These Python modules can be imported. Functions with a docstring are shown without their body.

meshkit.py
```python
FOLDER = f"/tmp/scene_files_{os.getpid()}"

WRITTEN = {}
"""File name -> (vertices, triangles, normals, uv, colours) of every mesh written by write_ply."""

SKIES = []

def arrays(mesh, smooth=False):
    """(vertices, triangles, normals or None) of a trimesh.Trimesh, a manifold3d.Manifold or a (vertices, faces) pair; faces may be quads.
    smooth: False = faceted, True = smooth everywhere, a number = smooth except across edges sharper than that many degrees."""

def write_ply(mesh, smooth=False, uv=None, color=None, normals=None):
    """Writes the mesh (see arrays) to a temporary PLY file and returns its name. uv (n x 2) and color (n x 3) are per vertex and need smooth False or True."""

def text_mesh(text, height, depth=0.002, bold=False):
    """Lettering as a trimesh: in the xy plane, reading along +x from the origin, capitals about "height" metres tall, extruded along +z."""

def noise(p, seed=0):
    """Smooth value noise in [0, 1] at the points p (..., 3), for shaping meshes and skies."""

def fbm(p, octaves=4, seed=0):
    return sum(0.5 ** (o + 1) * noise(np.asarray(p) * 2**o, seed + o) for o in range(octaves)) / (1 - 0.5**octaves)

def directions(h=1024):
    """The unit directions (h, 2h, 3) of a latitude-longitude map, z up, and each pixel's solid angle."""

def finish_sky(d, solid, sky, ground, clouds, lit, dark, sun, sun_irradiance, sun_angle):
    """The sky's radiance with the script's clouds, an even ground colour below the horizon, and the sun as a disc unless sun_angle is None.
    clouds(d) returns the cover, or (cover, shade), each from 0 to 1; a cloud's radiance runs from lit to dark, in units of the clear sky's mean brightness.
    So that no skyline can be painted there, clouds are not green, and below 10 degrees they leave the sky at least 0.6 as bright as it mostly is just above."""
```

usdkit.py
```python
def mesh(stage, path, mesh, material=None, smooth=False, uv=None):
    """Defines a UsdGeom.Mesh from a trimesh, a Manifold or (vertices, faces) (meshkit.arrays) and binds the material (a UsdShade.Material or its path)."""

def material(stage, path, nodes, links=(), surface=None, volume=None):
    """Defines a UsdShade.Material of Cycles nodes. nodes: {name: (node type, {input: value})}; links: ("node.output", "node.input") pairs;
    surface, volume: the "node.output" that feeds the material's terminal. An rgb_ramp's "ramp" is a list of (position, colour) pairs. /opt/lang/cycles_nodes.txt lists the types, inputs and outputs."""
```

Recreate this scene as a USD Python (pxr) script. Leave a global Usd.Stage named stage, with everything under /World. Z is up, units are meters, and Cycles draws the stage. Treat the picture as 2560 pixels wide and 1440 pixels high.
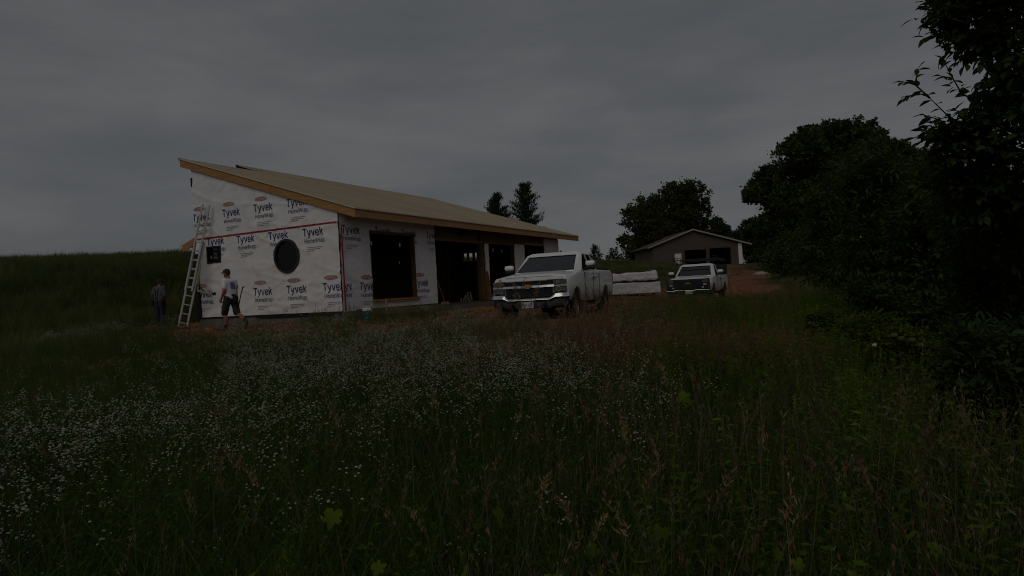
import math, random, glob
import numpy as np, trimesh, manifold3d
from manifold3d import Manifold, CrossSection
from pxr import Usd, UsdGeom, UsdLux, UsdShade, Sdf, Gf, Vt
from scipy.interpolate import RBFInterpolator
import shapely
from shapely import affinity
from shapely.geometry import Polygon, Point, box as sbox, LineString
from shapely.ops import unary_union
import usdkit, meshkit

stage = Usd.Stage.CreateInMemory()
UsdGeom.SetStageUpAxis(stage, 'Z')
UsdGeom.Xform.Define(stage, '/World'); UsdGeom.Scope.Define(stage, '/World/Looks')

# ---------------------------------------------------------------- camera, sky, sun, exposure
EYE = 1.6
ROLL, PITCH, FPX = 0.0558, 0.0025, 1648.0
cp, sp, cr, sr = math.cos(PITCH), math.sin(PITCH), math.cos(ROLL), math.sin(ROLL)
fwd = np.array([0, cp, sp]); up0 = np.array([0, -sp, cp]); rt0 = np.array([1.0, 0, 0])
rt = cr * rt0 - sr * up0; upv = sr * rt0 + cr * up0
cam = UsdGeom.Camera.Define(stage, '/World/camera')
m4 = np.eye(4); m4[0, :3] = rt; m4[1, :3] = upv; m4[2, :3] = -fwd; m4[3, :3] = (0, 0, EYE)
cam.AddTransformOp().Set(Gf.Matrix4d(*m4.ravel().tolist()))
cam.CreateHorizontalApertureAttr(36.0); cam.CreateVerticalApertureAttr(20.25)
cam.CreateFocalLengthAttr(36.0 * FPX / 2560.0)
cam.CreateClippingRangeAttr(Gf.Vec2f(0.05, 5000))
cam.CreateExposureAttr(-1.42)

SUN_EL, SUN_AZ = math.radians(42), math.radians(-158)       # azimuth measured from +y towards +x
sd = np.array([math.sin(SUN_AZ) * math.cos(SUN_EL), math.cos(SUN_AZ) * math.cos(SUN_EL), math.sin(SUN_EL)])
dome = UsdLux.DomeLight.Define(stage, '/World/sky')
sky = usdkit.material(stage, '/World/Looks/sky_overcast', {
    'sky': ('sky_texture', {'sky_type': 'single_scattering', 'sun_disc': False, 'sun_elevation': SUN_EL, 'sun_rotation': SUN_AZ, 'altitude': 300.0, 'air_density': 1.0, 'aerosol_density': 3.0}),
    'tc': ('texture_coordinate', {}),
    'mp': ('mapping', {'mapping_type': 'point', 'scale': (1.5, 1.5, 6.0), 'rotation': (0.0, 0.06, 0.5)}),
    'n1': ('noise_texture', {'scale': 1.6, 'detail': 6.0, 'roughness': 0.55, 'distortion': 0.15}),
    'r1': ('rgb_ramp', {'ramp': [(0.28, (2.72, 2.90, 3.08)), (0.46, (3.24, 3.36, 3.50)), (0.58, (3.84, 3.88, 4.00)), (0.74, (4.60, 4.56, 4.62))]}),
    'mx': ('mix', {'fac': 0.93}),
    'bg': ('background_shader', {'strength': 0.075})},
    [('tc.generated', 'mp.vector'), ('mp.vector', 'n1.vector'), ('n1.fac', 'r1.fac'), ('sky.color', 'mx.color1'), ('r1.color', 'mx.color2'), ('mx.color', 'bg.color')], surface='bg.background')
UsdShade.MaterialBindingAPI.Apply(dome.GetPrim()).Bind(sky)
dome.GetPrim().SetCustomDataByKey('kind', 'structure')
sun = UsdLux.DistantLight.Define(stage, '/World/sun')
sun.CreateNormalizeAttr(True); sun.CreateIntensityAttr(0.24); sun.CreateAngleAttr(50.0); sun.CreateColorAttr(Gf.Vec3f(1.0, 0.95, 0.88))
zz = sd; xx = np.cross([0, 0, 1.0], zz); xx /= np.linalg.norm(xx); yy = np.cross(zz, xx)
ms = np.eye(4); ms[0, :3] = xx; ms[1, :3] = yy; ms[2, :3] = zz
sun.AddTransformOp().Set(Gf.Matrix4d(*ms.ravel().tolist()))

# ---------------------------------------------------------------- helpers
rng = np.random.default_rng(7)
taken = set()

def numbered(parent, name):
    p = f'{parent}/{name}'
    k = 0
    while p in taken:
        k += 1
        p = f'{parent}/{name}_{k:03d}'
    taken.add(p)
    return p

def tag(prim, label=None, cat=None, group=None, kind=None):
    for k, v in (('label', label), ('category', cat), ('group', group), ('kind', kind)):
        if v: prim.SetCustomDataByKey(k, v)
    return prim

def path_of(parent):
    return '/World' if parent is None else str(parent.GetPath())

def obj(name, mesh, mat, parent=None, smooth=False):
    p = numbered(path_of(parent), name)
    if isinstance(mesh, list): mesh = cat(mesh)
    return usdkit.mesh(stage, p, mesh, mat, smooth=smooth).GetPrim()

def thing(name, label, category, loc=(0, 0, 0), rotz=0.0, group=None, kind=None):
    x = UsdGeom.Xform.Define(stage, numbered('/World', name))
    x.AddTranslateOp().Set(Gf.Vec3d(*[float(v) for v in loc]))
    if rotz: x.AddRotateZOp().Set(math.degrees(rotz))
    return tag(x.GetPrim(), label, category, group, kind)

def tri(mesh):
    if isinstance(mesh, trimesh.Trimesh): return mesh
    v, f, _ = meshkit.arrays(mesh)
    return trimesh.Trimesh(v, f, process=False)

def cat(ms):
    ms = [tri(m) for m in ms]
    return trimesh.util.concatenate(ms) if len(ms) > 1 else ms[0]

def bx(x0, x1, y0, y1, z0, z1):
    m = trimesh.creation.box([abs(x1 - x0), abs(y1 - y0), abs(z1 - z0)])
    m.apply_translation([(x0 + x1) / 2, (y0 + y1) / 2, (z0 + z1) / 2])
    return m

def rbox(x0, x1, y0, y1, z0, z1, r=0.02, n=8):
    s = Manifold.sphere(1.0, n)
    e = [(a + r if a < b else a - r, b - r if a < b else b + r) for a, b in ((x0, x1), (y0, y1), (z0, z1))]
    parts = [s.scale((r, r, r)).translate((x, y, z)) for x in e[0] for y in e[1] for z in e[2]]
    return Manifold.batch_hull(parts)

def bar(a, b, w, t, side=(0, 0, 1)):
    """a box beam from a to b, w wide across 'side' x axis, t thick"""
    a, b = np.array(a, float), np.array(b, float)
    d = b - a; L = np.linalg.norm(d); d /= L
    s = np.array(side, float)
    u = np.cross(d, s)
    if np.linalg.norm(u) < 1e-4: u = np.cross(d, [1, 0, 0.1])
    u /= np.linalg.norm(u); v = np.cross(d, u)
    m = trimesh.creation.box([w, t, L])
    T = np.eye(4); T[:3, 0] = u; T[:3, 1] = v; T[:3, 2] = d; T[:3, 3] = (a + b) / 2
    m.apply_transform(T)
    return m

def tube(pts, radii, sides=6, cap=True):
    pts = np.asarray(pts, float); n = len(pts)
    radii = np.broadcast_to(np.asarray(radii, float), (n,))
    tan = np.gradient(pts, axis=0); tan /= np.maximum(np.linalg.norm(tan, axis=1, keepdims=True), 1e-9)
    ref = np.array([0.31, 0.17, 0.93]) if abs(tan[0] @ np.array([0.31, 0.17, 0.93])) < 0.95 else np.array([1.0, 0, 0])
    V, F = [], []
    for i in range(n):
        u = np.cross(tan[i], ref); u /= np.linalg.norm(u); w = np.cross(tan[i], u)
        a = np.arange(sides) / sides * 2 * np.pi
        V.append(pts[i] + radii[i] * (np.cos(a)[:, None] * u + np.sin(a)[:, None] * w))
    for i in range(n - 1):
        for k in range(sides):
            k2 = (k + 1) % sides
            F += [[i * sides + k, i * sides + k2, (i + 1) * sides + k2], [i * sides + k, (i + 1) * sides + k2, (i + 1) * sides + k]]
    V = np.vstack(V)
    if cap:
        for i, flip in ((0, 1), (n - 1, 0)):
            V = np.vstack([V, pts[i]]); c = len(V) - 1
            for k in range(sides):
                t = [i * sides + k, i * sides + (k + 1) % sides, c]
                F.append(t[::-1] if flip else t)
    return trimesh.Trimesh(V, np.array(F), process=False)

def cyl(a, b, r, sides=16):
    return tube([a, b], [r, r], sides)

def at(px, py, Y):
    """the point of the place seen at a pixel of the 2560x1440 photograph, Y metres forward of the camera"""
    a, b = px - 1280, py - 720
    u, v = a * cr - b * sr, a * sr + b * cr
    r = np.array([u, FPX * cp + v * sp, FPX * sp - v * cp])
    r = r / r[1] * Y
    return r + np.array([0, 0, EYE])

def M(name, col, col2=None, rough=0.6, scale=6.0, detail=4.0, bump=0.0, bscale=40.0, spec=0.3, metallic=0.0, trans=None, rnd=0.0, coat=0.0, stretch=(1, 1, 1), lo=0.35, hi=0.68, co='position'):
    """a procedural surface: two tones mixed by noise, optional relief, leaf translucency and per-copy variation"""
    col2 = col2 or tuple(c * 0.72 for c in col)
    n = {'geo': ('geometry', {}), 'tc': ('texture_coordinate', {}), 'mp': ('mapping', {'mapping_type': 'point', 'scale': stretch}),
         'no': ('noise_texture', {'scale': scale, 'detail': detail, 'roughness': 0.6}),
         'rr': ('rgb_ramp', {'ramp': [(lo, col2), (hi, col)]}),
         'p': ('principled_bsdf', {'roughness': rough, 'specular_ior_level': spec, 'metallic': metallic, 'coat_weight': coat})}
    src = 'geo.position' if co == 'position' else 'tc.' + co
    l = [(src, 'mp.vector'), ('mp.vector', 'no.vector'), ('no.fac', 'rr.fac')]
    out = 'rr.color'
    if rnd:
        n['oi'] = ('object_info', {}); n['mr'] = ('map_range', {'to_min': 1 - rnd, 'to_max': 1 + rnd})
        n['hs'] = ('hsv', {}); n['mh'] = ('map_range', {'to_min': 0.5 - 0.05 * rnd, 'to_max': 0.5 + 0.06 * rnd})
        l += [('oi.random', 'mr.value'), ('mr.result', 'hs.value'), (out, 'hs.color'), ('oi.random', 'mh.value'), ('mh.result', 'hs.hue')]
        out = 'hs.color'
    l.append((out, 'p.base_color'))
    if bump:
        n['nb'] = ('noise_texture', {'scale': bscale, 'detail': 5.0, 'roughness': 0.6}); n['b'] = ('bump', {'strength': bump, 'distance': 0.02})
        l += [('mp.vector', 'nb.vector'), ('nb.fac', 'b.height'), ('b.normal', 'p.normal')]
    surf = 'p.BSDF'
    if trans:
        n['tr'] = ('translucent_bsdf', {}); n['mc'] = ('mix_closure', {'fac': trans})
        l += [(out, 'tr.color'), ('p.BSDF', 'mc.closure1'), ('tr.BSDF', 'mc.closure2')]
        surf = 'mc.closure'
    return usdkit.material(stage, '/World/Looks/' + name, n, l, surface=surf)
# ---------------------------------------------------------------- ground
CTRL = np.array([
 (0,0,0),(-6,0,-.05),(6,0,-.15),(0,-15,-.8),(-15,-10,-.4),(15,-10,-.9),(0,-60,-3),(-60,-40,-1),(60,-40,-4),
 (0,5,.12),(-6,6,.06),(-14,7,.1),(3.3,6,-.02),(6,8,-.15),
 (0,10,.36),(-4.5,10.5,.36),(-9,11,.22),(2.5,11,.38),(0,12.5,.62),(-4.5,12.6,.66),(-9.5,15,.42),(-18,14,.45),(-13,19,.72),
 (-4,14,.86),(-7.9,18.6,.9),(-11,21.8,.92),(-13,24.3,.95),(0,14.6,.78),(1.4,16,.76),(4,22,.76),(3,17,.7),
 (-2,21,.86),(-8,24,.95),(3,30,.9),(2,36,1.0),(-6,34,1.1),
 (5,29,.84),(7,36,.88),(9,30.5,.46),(11,36.5,.62),(8,24,.45),
 (-15.7,25,1.08),(-20,26,1.4),(-28,24,1.5),(-24,33,3.3),(-33,34,3.7),(-33,42,5.0),(-22,42,4.5),(-45,42,5.6),(-62,45,5.8),(-14,44,4.5),(-5,50,3.9),
 (5,48,2.4),(10,45,1.9),(9,60,3.65),(3,62,4.0),(14,70,3.7),(16,46,1.35),(20,50,1.55),(25,62,2.05),(19,91,3.45),(34,91,3.4),(26,100,3.5),(40,85,3.2),
 (5.7,13,.22),(5,20,.45),(9,18,.5),(12,10,-.5),(20,12,-.3),(14,25,.7),(18,38,1.5),(26,40,1.7),(32,30,1.2),(45,60,3.0),
 (0,95,3.9),(-30,90,5.5),(-80,90,6),(70,110,3.5),(0,170,3.2),(-100,180,5),(110,160,3)], float)
_rbf = RBFInterpolator(CTRL[:, :2], CTRL[:, 2], kernel='thin_plate_spline', smoothing=0.6)

def gz(x, y):
    x, y = np.broadcast_arrays(np.asarray(x, float), np.asarray(y, float))
    sh = x.shape; x, y = x.ravel(), y.ravel()
    r = np.hypot(x, y - 40); k = np.minimum(1, 150 / np.maximum(r, 1e-6))
    z = _rbf(np.c_[x * k, 40 + (y - 40) * k])
    z = z - 0.012 * np.maximum(r - 150, 0)
    p = np.c_[x * .35, y * .35, 0 * x]
    z = z + 0.10 * (meshkit.fbm(p, 3, 3) - .5)
    return z.reshape(sh)

YARD = Polygon([(-12.6, 22.0), (-13.4, 25.0), (-10, 26), (-3, 42), (6, 41), (9.0, 40), (9.5, 33), (8.2, 31.5), (6.2, 30), (4.6, 25), (4.2, 20.5), (2.6, 16.5), (1.0, 14.4), (-1.5, 13.4), (-4.6, 13.4), (-6.6, 15.6), (-9.2, 18.4), (-11.6, 20.6)])
ROAD = unary_union([LineString([(8, 34), (12.5, 39), (16, 46), (19.5, 58), (23, 76), (26, 92)]).buffer(2.1), LineString([(9, 37), (12, 37)]).buffer(2.6), Point(26.5, 88).buffer(4)])
PATCH = LineString([(-9.6, 14.3), (-7.6, 15.0), (-6.6, 15.2)]).buffer(.35)
DIRT = unary_union([YARD, ROAD, PATCH])

def dirt(x, y):
    """1 on bare soil, 0 in the meadow, a ragged edge between"""
    x, y = np.asarray(x, float), np.asarray(y, float)
    d = shapely.distance(shapely.points(x, y), DIRT)
    n = meshkit.fbm(np.stack([x * .8, y * .8, 0 * x], -1), 3, 11)
    return np.clip(1.0 - (d + (n - .5) * 1.6) / .5, 0, 1)

s_ = np.linspace(-1, 1, 300)
warp = lambda t, a: np.sign(t) * (np.abs(t) * 55 * .42 + np.abs(t) ** 5 * (a - 23))
gx, gy = np.meshgrid(warp(s_, 420) + 2, warp(s_, 420) + 16, indexing='ij')
gv = np.c_[gx.ravel(), gy.ravel(), gz(gx, gy).ravel()]
n_ = len(s_); ii = np.arange(n_ * n_).reshape(n_, n_)
gf = np.c_[ii[:-1, :-1].ravel(), ii[1:, :-1].ravel(), ii[1:, 1:].ravel(), ii[:-1, 1:].ravel()]
soil_amount = dirt(gv[:, 0], gv[:, 1])
gv[:, 2] += soil_amount * 0.05 * (meshkit.fbm(np.c_[gv[:, :2] * 1.7, 0 * gv[:, 0]], 3, 5) - .5)
g_mat = usdkit.material(stage, '/World/Looks/soil_and_turf', {
    'geo': ('geometry', {}), 'at': ('attribute', {'attribute': 'soil'}),
    'n1': ('noise_texture', {'scale': 0.9, 'detail': 6.0, 'roughness': 0.65}), 'n2': ('noise_texture', {'scale': 9.0, 'detail': 6.0, 'roughness': 0.7}),
    'rs': ('rgb_ramp', {'ramp': [(0.3, (0.13, 0.050, 0.026)), (0.5, (0.21, 0.088, 0.048)), (0.7, (0.28, 0.14, 0.082))]}),
    'rt': ('rgb_ramp', {'ramp': [(0.3, (0.036, 0.032, 0.016)), (0.55, (0.062, 0.062, 0.024)), (0.75, (0.095, 0.072, 0.036))]}),
    'mx': ('mix', {}), 'p': ('principled_bsdf', {'roughness': 0.95, 'specular_ior_level': 0.1}),
    'b': ('bump', {'strength': 0.8, 'distance': 0.05})},
    [('geo.position', 'n1.vector'), ('geo.position', 'n2.vector'), ('n2.fac', 'rs.fac'), ('n1.fac', 'rt.fac'), ('at.fac', 'mx.fac'), ('rt.color', 'mx.color1'), ('rs.color', 'mx.color2'),
     ('mx.color', 'p.base_color'), ('n2.fac', 'b.height'), ('b.normal', 'p.normal')], surface='p.BSDF')
ground = usdkit.mesh(stage, numbered('/World', 'ground'), (gv, gf), g_mat, smooth=True)
UsdGeom.PrimvarsAPI(ground).CreatePrimvar('soil', Sdf.ValueTypeNames.FloatArray, 'vertex').Set(Vt.FloatArray.FromNumpy(soil_amount.astype(np.float32)))
tag(ground.GetPrim(), kind='structure')

# ---------------------------------------------------------------- the house under construction
WRAP = M('white_wrap', (.74, .725, .725), (.65, .635, .635), rough=.55, scale=2.2, bump=.06, bscale=16, lo=.3, hi=.6)
NAVY = M('navy_print', (.032, .060, .165), (.026, .048, .13), rough=.6)
PINK = M('faded_red_print', (.48, .25, .23), (.42, .21, .20), rough=.6)
FINE = M('fine_print', (.30, .26, .28), (.24, .2, .23), rough=.6)
REDTAPE = M('red_tape', (.36, .010, .028), (.26, .008, .02), rough=.35)
BLACK = M('black_flashing', (.010, .009, .012), (.007, .006, .008), rough=.5)
BLACKP = M('black_frame', (.012, .013, .013), (.009, .009, .009), rough=.3, spec=.5)
PINE = M('fresh_pine_board', (.42, .235, .095), (.30, .145, .050), rough=.65, scale=3.0, detail=7, bump=.2, bscale=30, stretch=(1, 1, 7))
STUD = M('weathered_stud', (.20, .115, .055), (.13, .07, .032), rough=.8, scale=4, stretch=(3, 3, 1))
OSB = M('sheathing_board', (.15, .095, .052), (.085, .05, .028), rough=.85, scale=9, detail=6)
TANMET = M('tan_metal_sheet', (.30, .242, .158), (.26, .208, .136), rough=.42, scale=.8, spec=.45, rnd=.07)
TANEDGE = M('pale_metal_edge', (.55, .50, .40), (.46, .41, .32), rough=.4, spec=.5)
CONC = M('grey_concrete', (.17, .15, .125), (.115, .10, .082), rough=.9, scale=3, bump=.3, bscale=18)
DARKIN = M('dim_interior_board', (.10, .07, .045), (.06, .045, .03), rough=.9, scale=5)  # dark brown board colour for deck, ridge trim and garage roof
PANE = usdkit.material(stage, '/World/Looks/window_glass', {
    'fr': ('fresnel', {'IOR': 1.5}), 'tr': ('transparent_bsdf', {'color': (.55, .60, .57)}), 'gl': ('glossy_bsdf', {'roughness': 0.03, 'color': (.9, .95, .92)}), 'mc': ('mix_closure', {})},
    [('fr.fac', 'mc.fac'), ('tr.BSDF', 'mc.closure1'), ('gl.BSDF', 'mc.closure2')], surface='mc.closure')

HX, HY, HZ = -5.031, 19.517, 0.86
DARKPANE = usdkit.material(stage, '/World/Looks/dark_window_glass', {'geo': ('geometry', {}), 'p': ('principled_bsdf', {'base_color': (.003, .004, .0035), 'roughness': .04, 'specular_ior_level': .22})}, [], surface='p.BSDF')
ZB = 1.243 - HZ                       # bottom edge of the wrap above the pad
LX, DY, SL = 16.45, 6.33, 0.329
roof_z = lambda y: ZB + 2.985 + SL * (y + .71)
house = thing('wrapped_house', 'half built house in printed white wrap under a tan sloping metal roof', 'house', (HX, HY, HZ), math.radians(90 - 27.254))

def wrinkle(u, z, seed):
    """how far the slack wrap stands off the wall"""
    u, z = np.asarray(u, float), np.asarray(z, float)
    def ridge(a, b, s, amp):
        n = meshkit.noise(np.stack([(u * a + z * b) * s, (u * b - z * a) * s * .22, 0 * u + seed], -1), seed)
        return amp * np.clip(1 - np.abs(n - .5) * 13, 0, 1)
    big = meshkit.noise(np.stack([u * .9, z * .9, 0 * u], -1), seed + 5)
    return ridge(.35, .94, 2.6, .026) * np.clip((big - .3) * 5, 0, 1) + ridge(-.2, .98, 1.7, .018) + ridge(.7, .71, 4.5, .016) * np.clip((big - .45) * 6, 0, 1) + ridge(.12, .99, 4.5, .008) + .007 * big

def wrap_sheet(breaks_u, breaks_z, keep, put, seed, cell=.055):
    def axis(b):
        return np.unique(np.concatenate([np.linspace(p, q, max(2, int((q - p) / cell) + 1)) for p, q in zip(b[:-1], b[1:])]).round(5))
    U, Z = axis(breaks_u), axis(breaks_z)
    u, z = np.meshgrid(U, Z, indexing='ij')
    idx = np.arange(u.size).reshape(u.shape)
    f = np.c_[idx[:-1, :-1].ravel(), idx[1:, :-1].ravel(), idx[1:, 1:].ravel(), idx[:-1, 1:].ravel()]
    cu, cz = (u[:-1, :-1] + u[1:, 1:]) / 2, (z[:-1, :-1] + z[1:, 1:]) / 2
    f = f[keep(cu, cz).ravel()]
    v = put(u.ravel(), z.ravel(), wrinkle(u.ravel(), z.ravel(), seed))
    m = trimesh.Trimesh(v, np.vstack([f[:, [0, 1, 2]], f[:, [0, 2, 3]]]), process=False)
    m.remove_unreferenced_vertices()
    return m

put_gable = lambda u, z, w: np.c_[-.014 - w, u, z]
put_front = lambda u, z, w: np.c_[u, -.014 - w, z]

def flat(poly, put, seed, lift=.011, edge=.06):
    """a printed or taped shape lying on the wrap"""
    ms = []
    for g in getattr(poly, 'geoms', [poly]):
        if g.is_empty or g.geom_type != 'Polygon' or g.area < 2e-5: continue
        v, f = trimesh.creation.triangulate_polygon(g, engine='earcut')
        v = np.c_[v, np.zeros(len(v))]
        v, f = trimesh.remesh.subdivide_to_size(v, f, edge, max_iter=12)
        ms.append(trimesh.Trimesh(put(v[:, 0], v[:, 1], wrinkle(v[:, 0], v[:, 1], seed) + lift), f, process=False))
    return cat(ms) if ms else None

_font = {}
def letters(text, height, bold=0, squeeze=1.0):
    from PIL import Image, ImageDraw, ImageFont
    key = (text, bold)
    if key not in _font:
        font = ImageFont.truetype(sorted(glob.glob('/opt/blender-*/*/datafiles/fonts/Inter.woff2'))[0], 96)
        x0, y0, x1, y1 = font.getbbox(text, anchor='ls', stroke_width=bold)
        im = Image.new('L', (x1 - x0 + 8, y1 - y0 + 8))
        ImageDraw.Draw(im).text((4 - x0, 4 - y0), text, 255, font, anchor='ls', stroke_width=bold)
        on = np.pad(np.asarray(im) > 127, ((0, 0), (1, 1))).astype(np.int8)
        rows, st = np.nonzero(np.diff(on, axis=1) == 1); en = np.nonzero(np.diff(on, axis=1) == -1)[1]
        sh = unary_union(shapely.box(st, -rows - 1, en, -rows)).buffer(.6).buffer(-.6).simplify(.8)
        _font[key] = affinity.translate(sh, -4, 4 - y0)
    s = height / 70.0
    return affinity.scale(_font[key], s * squeeze, s, origin=(0, 0))

def printed_block(u0, z, flip, put, seed, clip, oval=True, only=None):
    """one repeat of the wrap's print: emblem, two words, fine lines; u0 is where the capital T starts"""
    ty, hw = letters('Tyvek', .235, 1, .94), letters('HomeWrap.', .13, 0, 1.0)
    # widths measured on the wall: .83 and .86
    ty = affinity.scale(ty, .83 / (ty.bounds[2] - ty.bounds[0]), 1.0, origin=(0, 0)); hw = affinity.scale(hw, .84 / (hw.bounds[2] - hw.bounds[0]), 1, origin=(0, 0))
    hw = affinity.translate(hw, .06, -.215)
    el = affinity.translate(affinity.scale(Point(0, 0).buffer(1, 12), .27, .068), .34, .395)
    du = letters('DUPONT', .07, 2); du = affinity.translate(affinity.scale(du, .40 / (du.bounds[2] - du.bounds[0]), 1, origin=(0, 0)), .14, .36)
    el = el.difference(du).union(affinity.translate(affinity.scale(Point(0, 0).buffer(1), .012, .012), .60, .36))
    lines = unary_union([sbox(.16 + .02 * (k % 2), -.36 - .052 * k, .16 + w, -.345 - .052 * k) for k, w in enumerate((.62, .52, .30))])
    for nm, sh, mt in (('printed_word', ty, NAVY), ('printed_line', hw, NAVY), ('printed_emblem', el, PINK), ('fine_print', lines, FINE)):
        if nm == 'printed_emblem' and not oval: continue
        if only and nm not in only: continue
        sh = affinity.affine_transform(sh, [-1 if flip else 1, 0, 0, 1, u0, z])
        m = flat(sh.intersection(clip), put, seed)
        if m is not None: obj(nm, m, mt, house)

# --- gable
RW = (2.11, ZB + 1.79, .516)                                  # round window
SW = (5.07, 5.76, ZB + 1.79, ZB + 2.36)                       # small window
gable_poly = Polygon([(0, ZB), (DY, ZB), (DY, roof_z(DY) - .24), (0, roof_z(0) - .24)]).difference(Point(RW[0], RW[1]).buffer(RW[2] - .02, 32)).difference(sbox(SW[0], SW[2], SW[1], SW[3]))
obj('gable_wrap', wrap_sheet([0, SW[0], SW[1], DY], [ZB, SW[2], SW[3], roof_z(DY)],
    lambda u, z: (z < roof_z(u) - .14) & ((u - RW[0]) ** 2 + (z - RW[1]) ** 2 > (RW[2] - .03) ** 2) & ~((u > SW[0]) & (u < SW[1]) & (z > SW[2]) & (z < SW[3])), put_gable, 3), WRAP, house, smooth=True)
for u0, z in ((6.38, 3.27), (4.92, 3.28), (3.46, 3.29), (2.02, 3.30)): printed_block(u0, ZB + z, True, put_gable, 3, gable_poly)
for u0, z in ((5.74, 2.40), (4.32, 2.36), (2.87, 2.35), (1.42, 2.33)): printed_block(u0, ZB + z, True, put_gable, 3, gable_poly, oval=False)
for u0, z in ((6.44, .67), (3.67, .63), (2.21, .63), (.72, .63)): printed_block(u0, ZB + z, True, put_gable, 3, gable_poly)
obj('seam_tape', flat(sbox(.02, ZB + 2.625, 6.2, ZB + 2.675), put_gable, 3, .014), REDTAPE, house)
obj('corner_flashing', bx(-.10, .0, DY - .16, DY + .03, ZB - .02, ZB + 2.15), BLACK, house)
obj('loose_top_flap', bx(-.055, -.02, DY - .03, DY + .02, ZB + 4.45, ZB + 4.75), BLACK, house)  # black strip painting the shade of a crease in the wrap
obj('sill_flashing', bx(-.022, .01, .05, 3.6, ZB - .115, ZB - .002), BLACK, house)
obj('sill_flashing', bx(-.020, .01, 3.6, 6.15, ZB - .045, ZB - .002), BLACK, house)
# solid wall behind the gable wrap, with its two holes
gw = shapely.difference(Polygon([(0, ZB - .05), (DY, ZB - .05), (DY, roof_z(DY) - .26), (0, roof_z(0) - .26)]), unary_union([Point(RW[0], RW[1]).buffer(RW[2] - .05, 24), sbox(SW[0] + .02, SW[2] + .02, SW[1] - .02, SW[3] - .02)]))
def slab_yz(poly, x0, x1):
    m = trimesh.creation.extrude_polygon(poly, x1 - x0, engine='earcut'); v = m.vertices.copy()
    m.vertices = np.c_[x0 + v[:, 2], v[:, 0], v[:, 1]]; return m
obj('gable_sheathing', slab_yz(gw, 0.0, .15), OSB, house)
farwin = (4.72, 5.70, ZB + 2.06, ZB + 2.50)
gw2 = Polygon([(0, ZB - .05), (DY, ZB - .05), (DY, roof_z(DY) - .26), (0, roof_z(0) - .26)]).difference(sbox(farwin[0], farwin[2], farwin[1], farwin[3]))
obj('far_wall', slab_yz(gw2, LX - .15, LX), OSB, house)
for y in (5.02, 5.36): obj('stud', bx(LX - .14, LX - .02, y, y + .07, farwin[2], farwin[3]), STUD, house)
# round window and small window
def ring_x(r0, r1, x0, x1, yc, zc, n=48):
    m = trimesh.creation.annulus(r0, r1, x1 - x0, sections=n); v = m.vertices.copy()
    m.vertices = np.c_[(x0 + x1) / 2 + v[:, 2], yc + v[:, 0], zc + v[:, 1]]; return m
rw = obj('round_window', ring_x(RW[2] - .06, RW[2] + .015, -.075, .02, RW[0], RW[1]), BLACKP, house)
m = trimesh.creation.cylinder(RW[2] - .06, .012, sections=48); v = m.vertices.copy(); m.vertices = np.c_[-.01 + v[:, 2], RW[0] + v[:, 0], RW[1] + v[:, 1]]
obj('pane', m, DARKPANE, rw)
sw = obj('small_window', [bx(-.05, .03, SW[0], SW[0] + .05, SW[2], SW[3]), bx(-.05, .03, SW[1] - .05, SW[1], SW[2], SW[3]), bx(-.05, .03, SW[0] + .05, SW[1] - .05, SW[2], SW[2] + .05), bx(-.05, .03, SW[0] + .05, SW[1] - .05, SW[3] - .05, SW[3])], BLACKP, house)
obj('pane', bx(-.012, -.004, SW[0] + .05, SW[1] - .05, SW[2] + .05, SW[3] - .05), PANE, sw)
obj('sticker', bx(-.017, -.013, 5.53, 5.60, ZB + 1.94, ZB + 2.05), M('yellow_sticker', (.35, .28, .08)), sw)
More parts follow.
